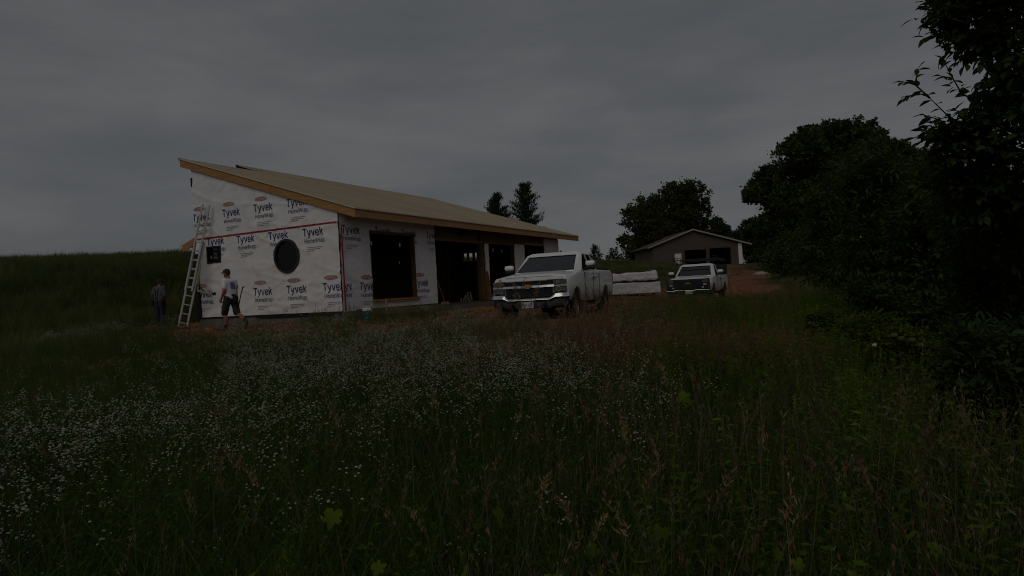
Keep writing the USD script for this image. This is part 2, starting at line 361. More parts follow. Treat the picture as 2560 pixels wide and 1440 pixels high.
obj('sticker', bx(-.017, -.013, 5.26, 5.46, ZB + 1.97, ZB + 1.99), FINE, sw)
obj('sticker', bx(-.017, -.013, 5.30, 5.44, ZB + 2.10, ZB + 2.115), FINE, sw)
# --- front wall
W1 = (1.37, 3.77, ZB + .25, ZB + 2.40); OP = (5.03, 8.28, ZB, ZB + 2.36); W3 = (9.06, 11.34, ZB + .25, ZB + 2.32); W4 = (12.44, 14.60, ZB + .25, ZB + 2.40)
front_poly = sbox(0, ZB - .04, 5.03, ZB + 2.9).difference(sbox(W1[0], W1[2], W1[1], W1[3]))
obj('front_wrap', wrap_sheet([0, W1[0], W1[1], 5.03], [ZB - .04, W1[2], W1[3], ZB + 2.94], lambda u, z: ~((u > W1[0]) & (u < W1[1]) & (z > W1[2]) & (z < W1[3])) & ((z > ZB) | (u < .55)), put_front, 8), WRAP, house, smooth=True)
for u0, z, o in ((.06, 2.33, 0), (1.60, 2.36, 0), (3.02, 2.36, 0), (4.46, 2.36, 0)): printed_block(u0, ZB + z, False, put_front, 8, front_poly, oval=bool(o))
for u0, z in ((.75, .60), (3.62, .66)): printed_block(u0, ZB + z, False, put_front, 8, front_poly)
for k, (u0, w) in enumerate(((0.0, .14),)):   # the print that runs on round the corner
    printed_block(.72 - .83 - .0, ZB + .63, False, put_front, 8, sbox(.09, ZB, .4, ZB + 1.2), only=('printed_word', 'printed_line'))
obj('corner_tape', bx(.004, .042, -.098, -.075, ZB - .045, ZB + 2.5), REDTAPE, house)
obj('wrap_strip', wrap_sheet([8.66, 8.98], [ZB + .62, ZB + 2.32], lambda u, z: z > ZB + .95 + (.32 * np.sin((u - 8.6) * 9) - .5 * (u - 8.66)), put_front, 12, .04), WRAP, house, smooth=True)
obj('wrap_panel', wrap_sheet([11.38, 12.42], [ZB, ZB + 2.40], lambda u, z: z > 0, put_front, 14), WRAP, house, smooth=True)
obj('wrap_panel', wrap_sheet([14.62, LX], [ZB, ZB + 2.78], lambda u, z: z > 0, put_front, 15), WRAP, house, smooth=True)
for a, b, z0, z1 in ((0, W1[0], ZB - .05, 9), (W1[0], W1[1], W1[3], 9), (W1[0], W1[1], ZB - .05, W1[2]), (W1[1], OP[0] - .03, ZB - .05, 9), (OP[0] - .03, OP[1], OP[3], 9), (OP[1], W3[0], ZB - .05, 9),
                    (W3[0], W3[1], W3[3], 9), (W3[0], W3[1], ZB - .05, W3[2]), (W3[1], W4[0], ZB - .05, 9), (W4[0], W4[1], W4[3], 9), (W4[0], W4[1], ZB - .05, W4[2]), (W4[1], LX - .151, ZB - .05, 9)):
    zt = roof_z(0) - .26 if z1 == 9 else z1
    obj('wall_sheathing', bx(max(a, .151) + .001, b - .001, 0, .15, z0, zt - .002), OSB, house)
obj('header_board', bx(5.04, 8.26, -.05, -.002, ZB + 2.30, ZB + 2.40), STUD, house)
obj('header_board', bx(8.30, 11.40, -.045, -.002, ZB + 2.33, ZB + 2.41), STUD, house)
obj('header_board', bx(12.4, 14.64, -.05, -.016, ZB + 2.41, ZB + 2.50), PINE, house)
obj('header_board', bx(W1[0], W1[1], -.075, -.03, W1[3] - .02, W1[3] + .07), OSB, house)
ws = obj('window_sill', bx(W1[0] - .03, W1[1] + .06, -.105, .14, W1[2] - .01, W1[2] + .04), PINE, house)
obj('sill_trim', bx(W1[0] - .02, W1[1] + .04, -.085, -.05, W1[2] - .075, W1[2] - .012), PINE, house)
obj('window_jamb', bx(W1[0] + .001, W1[0] + .04, -.02, .15, W1[2] + .041, W1[3] - .021), OSB, house)
obj('window_jamb', bx(W1[1] - .04, W1[1] - .001, -.02, .15, W1[2] + .041, W1[3] - .021), OSB, house)
for x in (1.62, 3.12): obj('white_tag', bx(x, x + .07, .16, .165, ZB + 2.02, ZB + 2.16), WRAP, house)  # white chips standing in for daylight seen through openings at the back
obj('white_tag', bx(3.08, 3.12, .16, .165, ZB + 1.45, ZB + 1.52), WRAP, house)
for x, z in ((9.7, 2.02), (10.5, 1.98), (9.25, 1.85)): obj('white_tag', bx(x, x + .05, .16, .165, ZB + z, ZB + z + .16), WRAP, house)  # more white chips painted as daylight spots, behind the third window
for x in (2.0, 2.45, 2.9, 3.3, 9.6, 10.1, 10.6, 13.0, 13.5, 14.0): obj('stud', bx(x, x + .04, 3.0, 3.1, ZB + .02, ZB + 2.5), STUD, house)
for x in (8.30, 8.42, 8.56): obj('stud', bx(x, x + .04, -.06, -.002, ZB - .0, ZB + 2.28), STUD, house)
obj('stud', bx(8.70, 8.95, -.012, -.002, ZB, ZB + 1.2), STUD, house)
obj('eave_bracket', bx(6.70, 6.78, -.30, -.002, ZB + 2.55, ZB + 2.86), BLACK, house)
obj('eave_bracket', bx(8.20, 8.25, -.10, -.002, ZB + 2.42, ZB + 2.80), BLACK, house)
# back wall, floor, foundation
obj('back_wall', bx(.151, LX - .151, DY - .15, DY, ZB - .05, roof_z(DY) - .27), OSB, house)
obj('floor_slab', bx(.02, LX - .02, .02, DY - .02, ZB - .2, ZB - .052), CONC, house)
obj('foundation', [bx(.03, LX - .03, .012, .24, -.6, ZB - .052), bx(.012, .24, .24, DY, -.6, ZB - .052), bx(.24, LX, DY - .22, DY + .01, -.6, ZB - .21)], CONC, house)
obj('foundation_ledge', bx(.10, 8.5, -.17, .011, -.5, ZB - .075), CONC, house)
obj('sill_plate', bx(.12, 8.4, -.045, -.001, ZB - .06, ZB - .022), STUD, house)
# --- roof: deck, rafters, fascia boards, ribbed sheets one by one
deck = Polygon([(-.66, roof_z(-.66) - .055), (6.74, roof_z(6.74) - .055), (6.74, roof_z(6.74) - .10), (-.66, roof_z(-.66) - .10)])
obj('roof_deck', slab_yz(deck, -.055, 17.46), DARKIN, house)
for x in np.arange(.2, 17.3, .61):
    obj('rafter', slab_yz(Polygon([(-.655, roof_z(-.655) - .102), (6.7, roof_z(6.7) - .102), (6.7, roof_z(6.7) - .24), (-.655, roof_z(-.655) - .24)]), x, x + .04), STUD, house)
for y0, y1 in ((-.70, 3.02), (3.024, 6.78)):
    obj('rake_fascia', slab_yz(Polygon([(y0, roof_z(y0) - .018), (y1, roof_z(y1) - .018), (y1, roof_z(y1) - .272), (y0, roof_z(y0) - .272)]), -.10, -.058), PINE, house)
obj('rake_fascia', slab_yz(Polygon([(-.70, roof_z(-.7) - .018), (6.78, roof_z(6.78) - .018), (6.78, roof_z(6.78) - .25), (-.7, roof_z(-.7) - .25)]), 17.465, 17.50), PINE, house)
for x0, x1 in ((-.10, 4.78), (4.784, 9.66), (9.664, 14.5), (14.504, 17.5)):
    obj('eave_fascia', bx(x0, x1, -.742, -.702, ZB + 2.72, ZB + 2.972), PINE, house)
def roof_sheet(x0, x1, y0, y1, lift=0):
    w = x1 - x0; xs, hs = [], []
    for r in range(4):
        c = w * (r + .5) / 4
        for dx, hh in ((-.038, 0), (-.016, .034), (.016, .034), (.038, 0)): xs.append(c + dx); hs.append(hh)
    xs = np.array([0] + xs + [w]); hs = np.array([0] + hs + [0.0])
    n = len(xs); V = []
    for y in (y0, y1):
        for dz in (0, -.006): V.append(np.c_[x0 + xs, 0 * xs + y, roof_z(y) + hs + dz + lift])
    V = np.vstack(V); F = []
    for i in range(n - 1):
        F += [[i, i + 1, 2 * n + i + 1, 2 * n + i], [n + i, 3 * n + i, 3 * n + i + 1, n + i + 1], [i, n + i, n + i + 1, i + 1], [2 * n + i, 2 * n + i + 1, 3 * n + i + 1, 3 * n + i]]
    return V, np.array(F)
wid = 17.66 / 19
for k in range(19):
    x0 = -.13 + k * wid
    rp = obj('roof_sheet', roof_sheet(x0 + .001, x0 + wid + .012, -.775, 6.80 if k < 4 else 8.35, .002 * (k % 2)), TANMET, house)
    obj('sheet_edge', bx(x0 + .004, x0 + wid, -.782, -.777, roof_z(-.775) - .012, roof_z(-.775) + .012), TANEDGE, rp)
obj('rake_trim', slab_yz(Polygon([(-.78, roof_z(-.78) + .012), (6.80, roof_z(6.8) + .012), (6.80, roof_z(6.8) - .014), (-.78, roof_z(-.78) - .014)]), -.14, -.103), TANEDGE, house)
obj('ridge_trim', slab_yz(Polygon([(8.30, roof_z(8.3) + .03), (8.40, roof_z(8.4) + .03), (8.40, roof_z(8.4) - .09), (8.36, roof_z(8.4) - .09)]), 3.60, 17.5), DARKIN, house)
obj('ridge_trim', slab_yz(Polygon([(6.74, roof_z(6.74) + .026), (6.82, roof_z(6.82) + .026), (6.82, roof_z(6.82) - .05), (6.79, roof_z(6.8) - .05)]), -.13, 3.58), DARKIN, house)
# --- low rear lean-to, its rake showing left of the ladder
lz = lambda y: ZB + 2.76 - .33 * (y - 6.33)
obj('rear_rake_board', slab_yz(Polygon([(6.2, lz(6.2)), (7.06, lz(7.06)), (7.06, lz(7.06) - .24), (6.2, lz(6.2) - .24)]), .02, .06), PINE, house)
obj('rear_roof', slab_yz(Polygon([(6.34, lz(6.34) + .01), (7.08, lz(7.08) + .01), (7.08, lz(7.08) - .06), (6.34, lz(6.34) - .06)]), .065, 4.0), TANMET, house)
obj('rear_wall', [bx(.25, 3.9, DY + .013, 6.62, -.4, lz(6.6) - .08)], WRAP, house)

CLOD = M('soil_clod', (.20, .092, .052), (.12, .052, .03), rough=.95, scale=9, rnd=.25)
# ---------------------------------------------------------------- pickups
def paint(name, col):
    return usdkit.material(stage, '/World/Looks/' + name, {
        'geo': ('geometry', {}), 'tc': ('texture_coordinate', {}), 'sx': ('separate_xyz', {}),
        'no': ('noise_texture', {'scale': 3.5, 'detail': 6.0, 'roughness': 0.65}), 'n2': ('noise_texture', {'scale': 1.1, 'detail': 3.0}),
        'z': ('map_range', {'from_min': 0.35, 'from_max': 1.05, 'to_min': 1.0, 'to_max': 0.0, 'clamp': True}),
        'ml': ('math', {'math_type': 'multiply', 'use_clamp': True}), 'rm': ('rgb_ramp', {'ramp': [(0.13, (0, 0, 0)), (0.42, (1, 1, 1))]}),
        'mx': ('mix', {'color1': col, 'color2': (0.16, 0.085, 0.05)}), 'ro': ('map_range', {'to_min': 0.28, 'to_max': 0.85}),
        'p': ('principled_bsdf', {'specular_ior_level': 0.5, 'coat_weight': 0.5, 'coat_roughness': 0.06})},
        [('tc.object', 'sx.vector'), ('geo.position', 'no.vector'), ('sx.z', 'z.value'), ('z.result', 'ml.value1'), ('no.fac', 'ml.value2'), ('ml.value', 'rm.fac'), ('rm.color', 'mx.fac'),
         ('mx.color', 'p.base_color'), ('ml.value', 'ro.value'), ('ro.result', 'p.roughness')], surface='p.BSDF')

WHITE = paint('white_car_paint', (.80, .79, .79))
WHITE2 = paint('dull_white_car_paint', (.72, .71, .70))
CHROME = M('chrome', (.80, .79, .78), (.7, .7, .7), rough=.16, metallic=1.0)
TRIM = M('black_plastic_trim', (.014, .014, .015), (.010, .010, .011), rough=.5)
TYRE = M('muddy_tyre', (.022, .018, .015), (.05, .032, .022), rough=.9, scale=9)
ALLOY = M('dirty_alloy', (.30, .26, .23), (.15, .10, .075), rough=.4, metallic=.7, scale=9)
GOLD = M('gold_emblem', (.45, .235, .04), (.4, .20, .03), rough=.3, metallic=.3)
LAMP = M('headlight_lens', (.10, .095, .09), (.05, .045, .045), rough=.08, spec=.7)
AMBER = M('amber_lens', (.30, .10, .02), rough=.2)
PLATE = M('plate_white', (.50, .50, .46), (.44, .44, .40), rough=.5)
CABIN = M('cabin_grey', (.05, .05, .052), rough=.9)
DGLASS = usdkit.material(stage, '/World/Looks/car_glass', {
    'fr': ('fresnel', {'IOR': 1.75}), 'tr': ('transparent_bsdf', {'color': (.45, .53, .49)}), 'gl': ('glossy_bsdf', {'roughness': 0.02, 'color': (.95, 1, .98)}), 'mc': ('mix_closure', {})},
    [('fr.fac', 'mc.fac'), ('tr.BSDF', 'mc.closure1'), ('gl.BSDF', 'mc.closure2')], surface='mc.closure')

def loft(sections, closed_ends=True):
    """sections: (y, half outline [(x,z)...] from the bottom centre round to the top centre); mirrored and skinned"""
    rings = []
    for y, half in sections:
        h = list(half)
        full = [(x, z) for x, z in h] + [(-x, z) for x, z in h[::-1] if x > 1e-6]
        rings.append(np.array([(x, y, z) for x, z in full]))
    n = len(rings[0]); V = np.vstack(rings); F = []
    for i in range(len(rings) - 1):
        for k in range(n):
            a, b = i * n + k, i * n + (k + 1) % n
            F += [[a, b, b + n], [a, b + n, a + n]]
    for i, flip in ((0, False), (len(rings) - 1, True)):
        c = len(V); V = np.vstack([V, rings[i].mean(0)])
        for k in range(n):
            t = [i * n + k, c, i * n + (k + 1) % n]
            F.append(t[::-1] if flip else t)
    m = trimesh.Trimesh(V, np.array(F), process=True); m.fix_normals()
    return m

def mani(m):
    m = tri(m)
    return Manifold(manifold3d.Mesh(np.asarray(m.vertices, np.float32), np.asarray(m.faces, np.uint32)))

def quad(pts, off=0.0, thick=.006):
    """a thin plate on a planar polygon, pushed out along its normal"""
    p = np.array(pts, float); n = np.cross(p[1] - p[0], p[2] - p[0]); n /= np.linalg.norm(n)
    k = len(p); V = np.vstack([p + n * off, p + n * (off + thick)])
    F = [[0, i + 1, i] for i in range(1, k - 1)] + [[k, k + i, k + i + 1] for i in range(1, k - 1)]
    for i in range(k):
        j = (i + 1) % k; F += [[i, j, k + j], [i, k + j, k + i]]
    return trimesh.Trimesh(V, np.array(F), process=False)

def lathe_x(profile, n=28):
    """profile (r, x) turned about the x axis"""
    a = np.arange(n) / n * 2 * np.pi; k = len(profile)
    V = np.array([(x, r * math.cos(t), r * math.sin(t)) for t in a for r, x in profile])
    F = []
    for i in range(n):
        j = (i + 1) % n
        for q in range(k - 1):
            F += [[i * k + q, i * k + q + 1, j * k + q + 1], [i * k + q, j * k + q + 1, j * k + q]]
    return trimesh.Trimesh(V, np.array(F), process=False)

def wheel(parent, x, y, r=.395, w=.27, side=1):
    """side +1: the outer face looks towards +x"""
    t = lathe_x([(r * .62, -w / 2), (r * .9, -w / 2 - .005), (r * .985, -w * .42), (r, -w * .3), (r, w * .3), (r * .985, w * .42), (r * .9, w / 2 + .005), (r * .62, w / 2)])
    lugs = [t]
    for k in range(26):
        a = k / 26 * 2 * np.pi
        b = bx(-w * .47, w * .47, -.016, .016, r - .012, r + .008); b.apply_transform(trimesh.transformations.rotation_matrix(a, [1, 0, 0])); lugs.append(b)
    T = np.eye(4); T[:3, 3] = (x, y, r)
    tm = cat(lugs); tm.apply_transform(T)
    wh = obj('wheel', tm, TYRE, parent, smooth=40)
    rim = [lathe_x([(r * .64, w * .40), (r * .60, w * .44), (r * .56, w * .30), (r * .54, -.02), (.0, -.02)])]
    for k in range(6):
        a = k / 6 * 2 * np.pi
        s = rbox(w * .20, w * .36, -.030, .030, .03, r * .58, .012, 6); s = tri(s); s.apply_transform(trimesh.transformations.rotation_matrix(a, [1, 0, 0])); rim.append(s)
    rim.append(lathe_x([(.065, -.01), (.065, w * .40), (.04, w * .43), (0, w * .43)]))
    rm = cat(rim)
    if side < 0: rm.vertices[:, 0] *= -1
    rm.apply_transform(T)
    obj('rim', rm, ALLOY, wh, smooth=40)

def pickup(new, label, loc, rotz, paintm, group=None):
    t = thing('pickup_truck', label, 'pickup truck', loc, rotz)
    L = 5.82 if new else 5.45
    ax = (.98, 4.62) if new else (.95, 4.28)
    cab_end = 3.74 if new else 3.02
    belt, hood_r, hood_f, roof = (1.31, 1.30, 1.15, 1.86) if new else (1.22, 1.20, 1.06, 1.78)
    W = 1.01 if new else .98
    def sec(y, w, zb, zt, crown=.03, sh=.10):
        return (y, [(0, zb), (w * .86, zb), (w * .965, zb + .05), (w, zb + .22), (w * 1.004, (zb + zt) / 2 + .08), (w * .985, zt - sh), (w * .93, zt - .025), (w * .80, zt + .003), (w * .40, zt + crown), (0, zt + crown * 1.1)])
    body = loft([sec(.19, W * .93, .60, hood_f - .01, .01, .05), sec(.23, W * .965, .56, hood_f + .01, .018), sec(.32, W * .985, .52, hood_f + .035), sec(.62, W * 1.0, .50, hood_f + .065, .035), sec(1.2, W, .48, (hood_f + hood_r) / 2 + .045, .03), sec(1.72, W, .46, hood_r, .02),
                 sec(1.95, W * .995, .44, belt, 0, .08), sec(2.6, W * .995, .44, belt + .005, 0, .08), sec(cab_end, W * .992, .44, belt + .01, 0, .08)])
    bm = mani(body)
    cut = lambda y, r: Manifold.cylinder(3.0, r, r, 40).rotate((0, 90, 0)).translate((-1.5, y, .41))
    arch = cut(ax[0], .475)
    hollow = mani(rbox(-.80, .80, 1.75, cab_end - .12, .62, 1.6, .05))
    inner = mani(bx(-.60, .60, .1, 1.7, .3, .95))
    bm = bm - arch - hollow
    obj('body', bm, paintm, t, smooth=32)
    # hood: raised middle
    hp = lambda y: float(np.interp(y, [.16, .32, .62, 1.2, 1.72], [hood_f + .018, hood_f + .052, hood_f + .083, (hood_f + hood_r) / 2 + .062, hood_r + .012]))
    hv = []
    xs = np.array([-.82, -.64, -.56, -.2, .2, .56, .64, .82]) * W
    for y in (.19, .3, .62, 1.2, 1.66):
        for x in xs: hv.append((x, y, hp(y) - .018 + (.036 if abs(x) < .6 * W else .012 if abs(x) < .7 * W else -.004) - (.015 if y < .2 else 0)))
    hv = np.array(hv); nx = len(xs); hf = []
    for i in range(4):
        for k in range(nx - 1): hf.append([i * nx + k, i * nx + k + 1, (i + 1) * nx + k + 1, (i + 1) * nx + k])
    obj('hood', (hv, np.array(hf)), paintm, t, smooth=True)
    # cab
    r = .05
    b0, b1 = 1.60, cab_end - .03
    t0, t1 = (2.50, cab_end - .30) if new else (2.32, cab_end - .14)
    zc = roof - .045
    P = lambda x, y, z: Manifold.sphere(r, 12).translate((x, y, z))
    corners = {}
    bw, tw = (W - .105), (W - .255)
    pts = [(bw, b0 + .25, belt - .02), (bw, b1, belt - .02), (tw, t0 + .05, zc - .05), (tw, t1, zc - .05), (tw - .12, t0 + .12, zc), (tw - .12, t1 - .06, zc), (bw - .12, b0, belt - .02), (tw - .10, t0, zc - .055)]
    full = Manifold.batch_hull([P(s * x, y, z) for x, y, z in pts for s in (-1, 1)])
    core = Manifold.batch_hull([Manifold.sphere(.02, 6).translate((s * (x - .06), y + (.09 if y < 2.6 else -.06), z - (.06 if z > 1.5 else -.02))) for x, y, z in pts for s in (-1, 1)])
    # holes for the windows
    def prism(poly_pts, axis, lo, hi):
        p = Polygon(poly_pts); m = trimesh.creation.extrude_polygon(p, hi - lo, engine='earcut'); v = m.vertices.copy()
        m.vertices = np.c_[lo + v[:, 2], v[:, 0], v[:, 1]] if axis == 0 else np.c_[v[:, 0], lo + v[:, 2], v[:, 1]]
        m.fix_normals(); return mani(m)
    zl, zh = belt + .022, roof - .092
    if new:
        fw = [(1.93, zl), (2.91, zl), (2.84, zh), (2.54, zh), (2.34, zh - .12)]; rw_ = [(2.965, zl), (3.60, zl), (3.42, zh), (2.90, zh)]
        wins = [fw, rw_]
    else:
        wins = [[(1.95, zl), (2.82, zl), (2.72, zh), (2.42, zh), (2.30, zh - .06)]]
    ws = [(-(bw - .10), belt + .01), (bw - .10, belt + .01), (tw - .07, zc - .055), (-(tw - .07), zc - .055)]
    rear = [(-(bw - .14), belt + .06), (bw - .14, belt + .06), (tw - .10, zc - .09), (-(tw - .10), zc - .09)]
    shell = full - core
    for w_ in wins: shell = shell - prism(w_, 0, -1.5, 1.5)
    shell = shell - prism(ws, 1, .8, t0 + .07) - prism(rear, 1, t1 - .12, cab_end + .5)
    obj('cab', shell, paintm, t, smooth=32)
    # glass, set just inside the shell
    def on_ws(x, z): return (x, b0 + (t0 - b0) * (z - belt + .02) / (zc - .055 - belt + .02) - .03, z + .01)
    obj('windshield', quad([on_ws(*p) for p in [(ws[0][0] - .03, ws[0][1] - .03), (ws[1][0] + .03, ws[1][1] - .03), (ws[2][0] + .03, ws[2][1] + .02), (ws[3][0] - .03, ws[3][1] + .02)]], .0), DGLASS, t)
    for s in (1, -1):
        for w_ in wins:
            g = [(s * (bw + r - .022 + (tw - bw) * (z - belt + .02) / (zc - .05 - belt + .02)), y, z) for y, z in w_]
            obj('side_window', quad(g if s > 0 else g[::-1], 0), DGLASS, t)
    obj('rear_window', quad([(x, (b1 + .03) + (t1 - b1) * (z - belt) / (zc - belt), z) for x, z in rear], 0), DGLASS, t)
    seats = []
    for x in ((-.45, .45) if new else (-.42, .42)):
        seats += [tri(rbox(x - .26, x + .26, 2.55, 3.0, .62, .86, .05)), tri(rbox(x - .25, x + .25, 2.86, 3.0, .8, 1.42, .05)), tri(rbox(x - .13, x + .13, 2.88, 2.97, 1.44, 1.62, .04))]
    obj('seats', seats, CABIN, t, smooth=30)
    obj('dashboard', rbox(-.84, .84, 1.76, 2.12, 1.02, belt - .01, .05), CABIN, t, smooth=30)
    sw_ = trimesh.creation.torus(.18, .016, 24, 8); sw_.apply_transform(trimesh.transformations.rotation_matrix(1.15, [1, 0, 0])); sw_.apply_translation((.42, 2.25, 1.17))
    obj('steering_wheel', sw_, TRIM, t, smooth=True)
    rv = obj('mirror_inside', rbox(-.12, .12, 2.36, 2.39, roof - .24, roof - .17, .012), TRIM, t)
    # bed
    def bsec(y, dw=0): return sec(y, W * .992 - dw, .48, belt + .055, -.004, .10)
    bed = mani(loft([bsec(cab_end + .03), bsec(L - .12), bsec(L - .05, .012)])) - cut(ax[1], .475) - mani(rbox(-.78, .78, cab_end + .12, L - .12, .78, 1.7, .03))
    obj('bed', bed, paintm, t, smooth=32)
    obj('bed_rail_cap', [bx(s * .80, s * .955, cab_end + .06, L - .06, belt + .052, belt + .072) for s in (-1, 1)], TRIM, t)
    obj('tail_light', rbox(W - .10, W + .004, L - .075, L - .045, .86, 1.22, .015), M('tail_red' + ('' if new else '_dull'), (.25, .015, .012), rough=.2), t)
    obj('rear_bumper', rbox(-.93, .93, L - .06, L + .06, .50, .68, .04), CHROME, t, smooth=30)
    obj('underbody', [bx(-.62, .62, .35, L - .2, .40, .52), bx(-.9, .9, ax[0] - .05, ax[0] + .05, .36, .44), bx(-.9, .9, ax[1] - .06, ax[1] + .06, .34, .46), bx(-.78, .78, 1.6, cab_end, .50, .60)], TRIM, t)
    for s in (-1, 1):
        for y in ax: obj('wheel_well', bx(s * .60, s * .70, y - .5, y + .5, .42, .98), TRIM, t)
    for y in ax:
        for s in (1, -1): wheel(t, s * (W - .155), y, side=s)
    # doors: seams, handles, mirrors
    for y in ([1.90, 2.92, 3.70] if new else [1.82, 2.98]):
        for s in (1, -1): obj('door_seam', bx(s * W * .99, s * (W + .006), y, y + .012, .52, belt - .06), TRIM, t)
    for y in ([2.74, 3.10] if new else [2.78]):
        for s in (1, -1): obj('door_handle', rbox(s * (W + .0), s * (W + .045), y, y + .17, belt - .20, belt - .155, .015), CHROME if new else TRIM, t, smooth=30)
    for s in (1, -1):
        mi = obj('door_mirror', rbox(s * (W + .02), s * (W + .27), 1.92, 2.10, belt + .10, belt + .24, .05), paintm, t, smooth=30)
        obj('mirror_base', [tri(rbox(s * (W + .03), s * (W + .26), 1.93, 2.09, belt + .0, belt + .105, .03)), bx(s * (W - .06), s * (W + .06), 1.98, 2.06, belt - .01, belt + .06)], TRIM, mi)
    if new:
        fr = lambda x: .10 + .075 * (x / W) ** 2           # the nose is bowed: y of the front face
        def bowed(x0, x1, z0, z1, d, n=9, th=.03, tilt=0.0):
            X = np.linspace(x0, x1, n); V = []; F = []
            for x in X:
                for dy, z in ((-tilt, z0), (0, z1), (th, z1), (th, z0)): V.append((x, fr(x) - d + dy, z))
            for i in range(n - 1):
                for k in range(4): F.append([i * 4 + k, i * 4 + (k + 1) % 4, i * 4 + 4 + (k + 1) % 4, i * 4 + 4 + k])
            F += [[0, 3, 2, 1], [(n - 1) * 4, (n - 1) * 4 + 1, (n - 1) * 4 + 2, (n - 1) * 4 + 3]]
            return (np.array(V), np.array(F))
        obj('nose_strip', bowed(-.86, .86, 1.085, 1.15, .03, th=.10), paintm, t)
        obj('nose_trim', bowed(-.60, .50, 1.068, 1.084, .03, tilt=.014), CHROME, t)
        obj('upper_grille', bowed(-.62, .62, .965, 1.068, .015), TRIM, t)
        for z in (.995, 1.03): obj('grille_slat', bowed(-.61, .61, z, z + .010, .022), TRIM, t)
        obj('chrome_bar', bowed(-.66, .66, .905, .958, .035, tilt=.035), CHROME, t)
        obj('chrome_bar', [tri(bowed(-.95, -.66, .918, .940, .022, tilt=.02)), tri(bowed(.66, .95, .918, .940, .022, tilt=.02))], CHROME, t)
        obj('lower_grille', bowed(-.60, .60, .70, .90, .012), TRIM, t)
        for z in (.74, .78, .82, .86): obj('grille_slat', bowed(-.59, .59, z, z + .010, .018), TRIM, t)
        bt = affinity.scale(Polygon([(-.15, -.022), (-.065, -.022), (-.065, -.05), (.065, -.05), (.065, -.022), (.15, -.022), (.13, .022), (.065, .022), (.065, .05), (-.065, .05), (-.065, .022), (-.13, .022)]), .70, .75)
        m = trimesh.creation.extrude_polygon(bt, .02, engine='earcut'); v = m.vertices.copy(); m.vertices = np.c_[v[:, 0], fr(0) - .055 - v[:, 2], .932 + v[:, 1]]
        eb = obj('emblem', m, GOLD, t)
        m = trimesh.creation.extrude_polygon(bt.buffer(.012).difference(bt.buffer(.001)), .016, engine='earcut'); v = m.vertices.copy(); m.vertices = np.c_[v[:, 0], fr(0) - .05 - v[:, 2], .932 + v[:, 1]]
        obj('emblem_rim', m, CHROME, eb)
        for s in (1, -1):
            h_ = obj('headlight', bowed(s * .64, s * .955, .965, 1.075, .012), LAMP, t)
            obj('lamp_ring', tri(trimesh.creation.torus(.038, .007, 20, 6)).apply_transform(np.array([[1, 0, 0, s * .75], [0, 0, 1, fr(.75) - .016], [0, 1, 0, 1.02], [0, 0, 0, 1.0]])), CHROME, h_)
            h2 = obj('headlight', bowed(s * .64, s * .955, .79, .905, .012), LAMP, t)
            obj('lamp_ring', tri(trimesh.creation.torus(.05, .008, 20, 6)).apply_transform(np.array([[1, 0, 0, s * .76], [0, 0, 1, fr(.76) - .016], [0, 1, 0, .845], [0, 0, 0, 1.0]])), CHROME, h2)
        # chrome bumper: high at the ends, dipping under the grille
        def bump_strip(top, bot, d, th, n=33, half=1.0):
            X = np.linspace(-half, half, n); V = []; F = []
            for x in X:
                y = fr(x) - d + .10 * abs(x) ** 6
                for dy, z in ((-.005, bot(x)), (0, (bot(x) * .75 + top(x) * .25)), (.05, top(x)), (th, top(x)), (th, bot(x))): V.append((x, y + dy, z))
            k5 = 5
            for i in range(n - 1):
                for k in range(k5): F.append([i * k5 + k, i * k5 + (k + 1) % k5, (i + 1) * k5 + (k + 1) % k5, (i + 1) * k5 + k])
            F += [[0, 4, 3, 2], [0, 2, 1, 1], [(n - 1) * k5, (n - 1) * k5 + 1, (n - 1) * k5 + 2, (n - 1) * k5 + 3]]
            F = [f for f in F]
            return (np.array(V), np.array(F))
        st = lambda x: float(np.clip((abs(x) - .52) / .16, 0, 1)); st = (lambda g: lambda x: g(x) ** 2 * (3 - 2 * g(x)))(st)
        obj('front_bumper', bump_strip(lambda x: .655 + .10 * st(x), lambda x: .60 + .055 * st(x), .085, .12), CHROME, t, smooth=35)
        obj('bumper_lip', bump_strip(lambda x: .700 + .085 * st(x), lambda x: .682 + .085 * st(x), .05, .08, half=.93), CHROME, t, smooth=35)
        obj('bumper_top', bump_strip(lambda x: .69 + .09 * st(x), lambda x: .65 + .1 * st(x), .04, .1, half=.95), TRIM, t)
        obj('lower_valance', bump_strip(lambda x: .62 + .05 * st(x), lambda x: .40 + .04 * st(x), .055, .16, half=.97), TRIM, t)
        for s in (1, -1): obj('tow_hook', rbox(s * .42 - .035, s * .42 + .035, -.06, .05, .44, .53, .02), TRIM, t)
        plz, plx, py = .485, .0, -.035
    else:
        obj('front_fascia', rbox(-.93, .93, .04, .22, .60, 1.09, .04), TRIM, t, smooth=30)
        for z in (.78, .84, .90, .96): obj('grille_slat', bx(-.58, .58, .036, .046, z, z + .012), TRIM, t)
        bt = Polygon([(-.13, -.02), (-.055, -.02), (-.055, -.04), (.055, -.04), (.055, -.02), (.13, -.02), (.115, .02), (.055, .02), (.055, .04), (-.055, .04), (-.055, .02), (-.115, .02)])
        m = trimesh.creation.extrude_polygon(bt, .02, engine='earcut'); v = m.vertices.copy(); m.vertices = np.c_[v[:, 0] * 1.1, .034 - v[:, 2], .90 + v[:, 1]]
        obj('emblem', m, M('dull_gold_emblem', (.30, .22, .07), rough=.35, metallic=.3), t)
        for s in (1, -1):
            h_ = obj('headlight', rbox(s * .63, s * .88, .030, .06, .88, 1.02, .01), LAMP, t)
            obj('lamp', rbox(s * .66, s * .80, .022, .032, .80, .855, .008), PLATE, h_)
            obj('fog_lamp', rbox(s * .60, s * .68, .03, .05, .68, .74, .01), PLATE, t)
        obj('front_bumper', rbox(-.95, .95, -.03, .12, .44, .60, .04), TRIM, t, smooth=30)
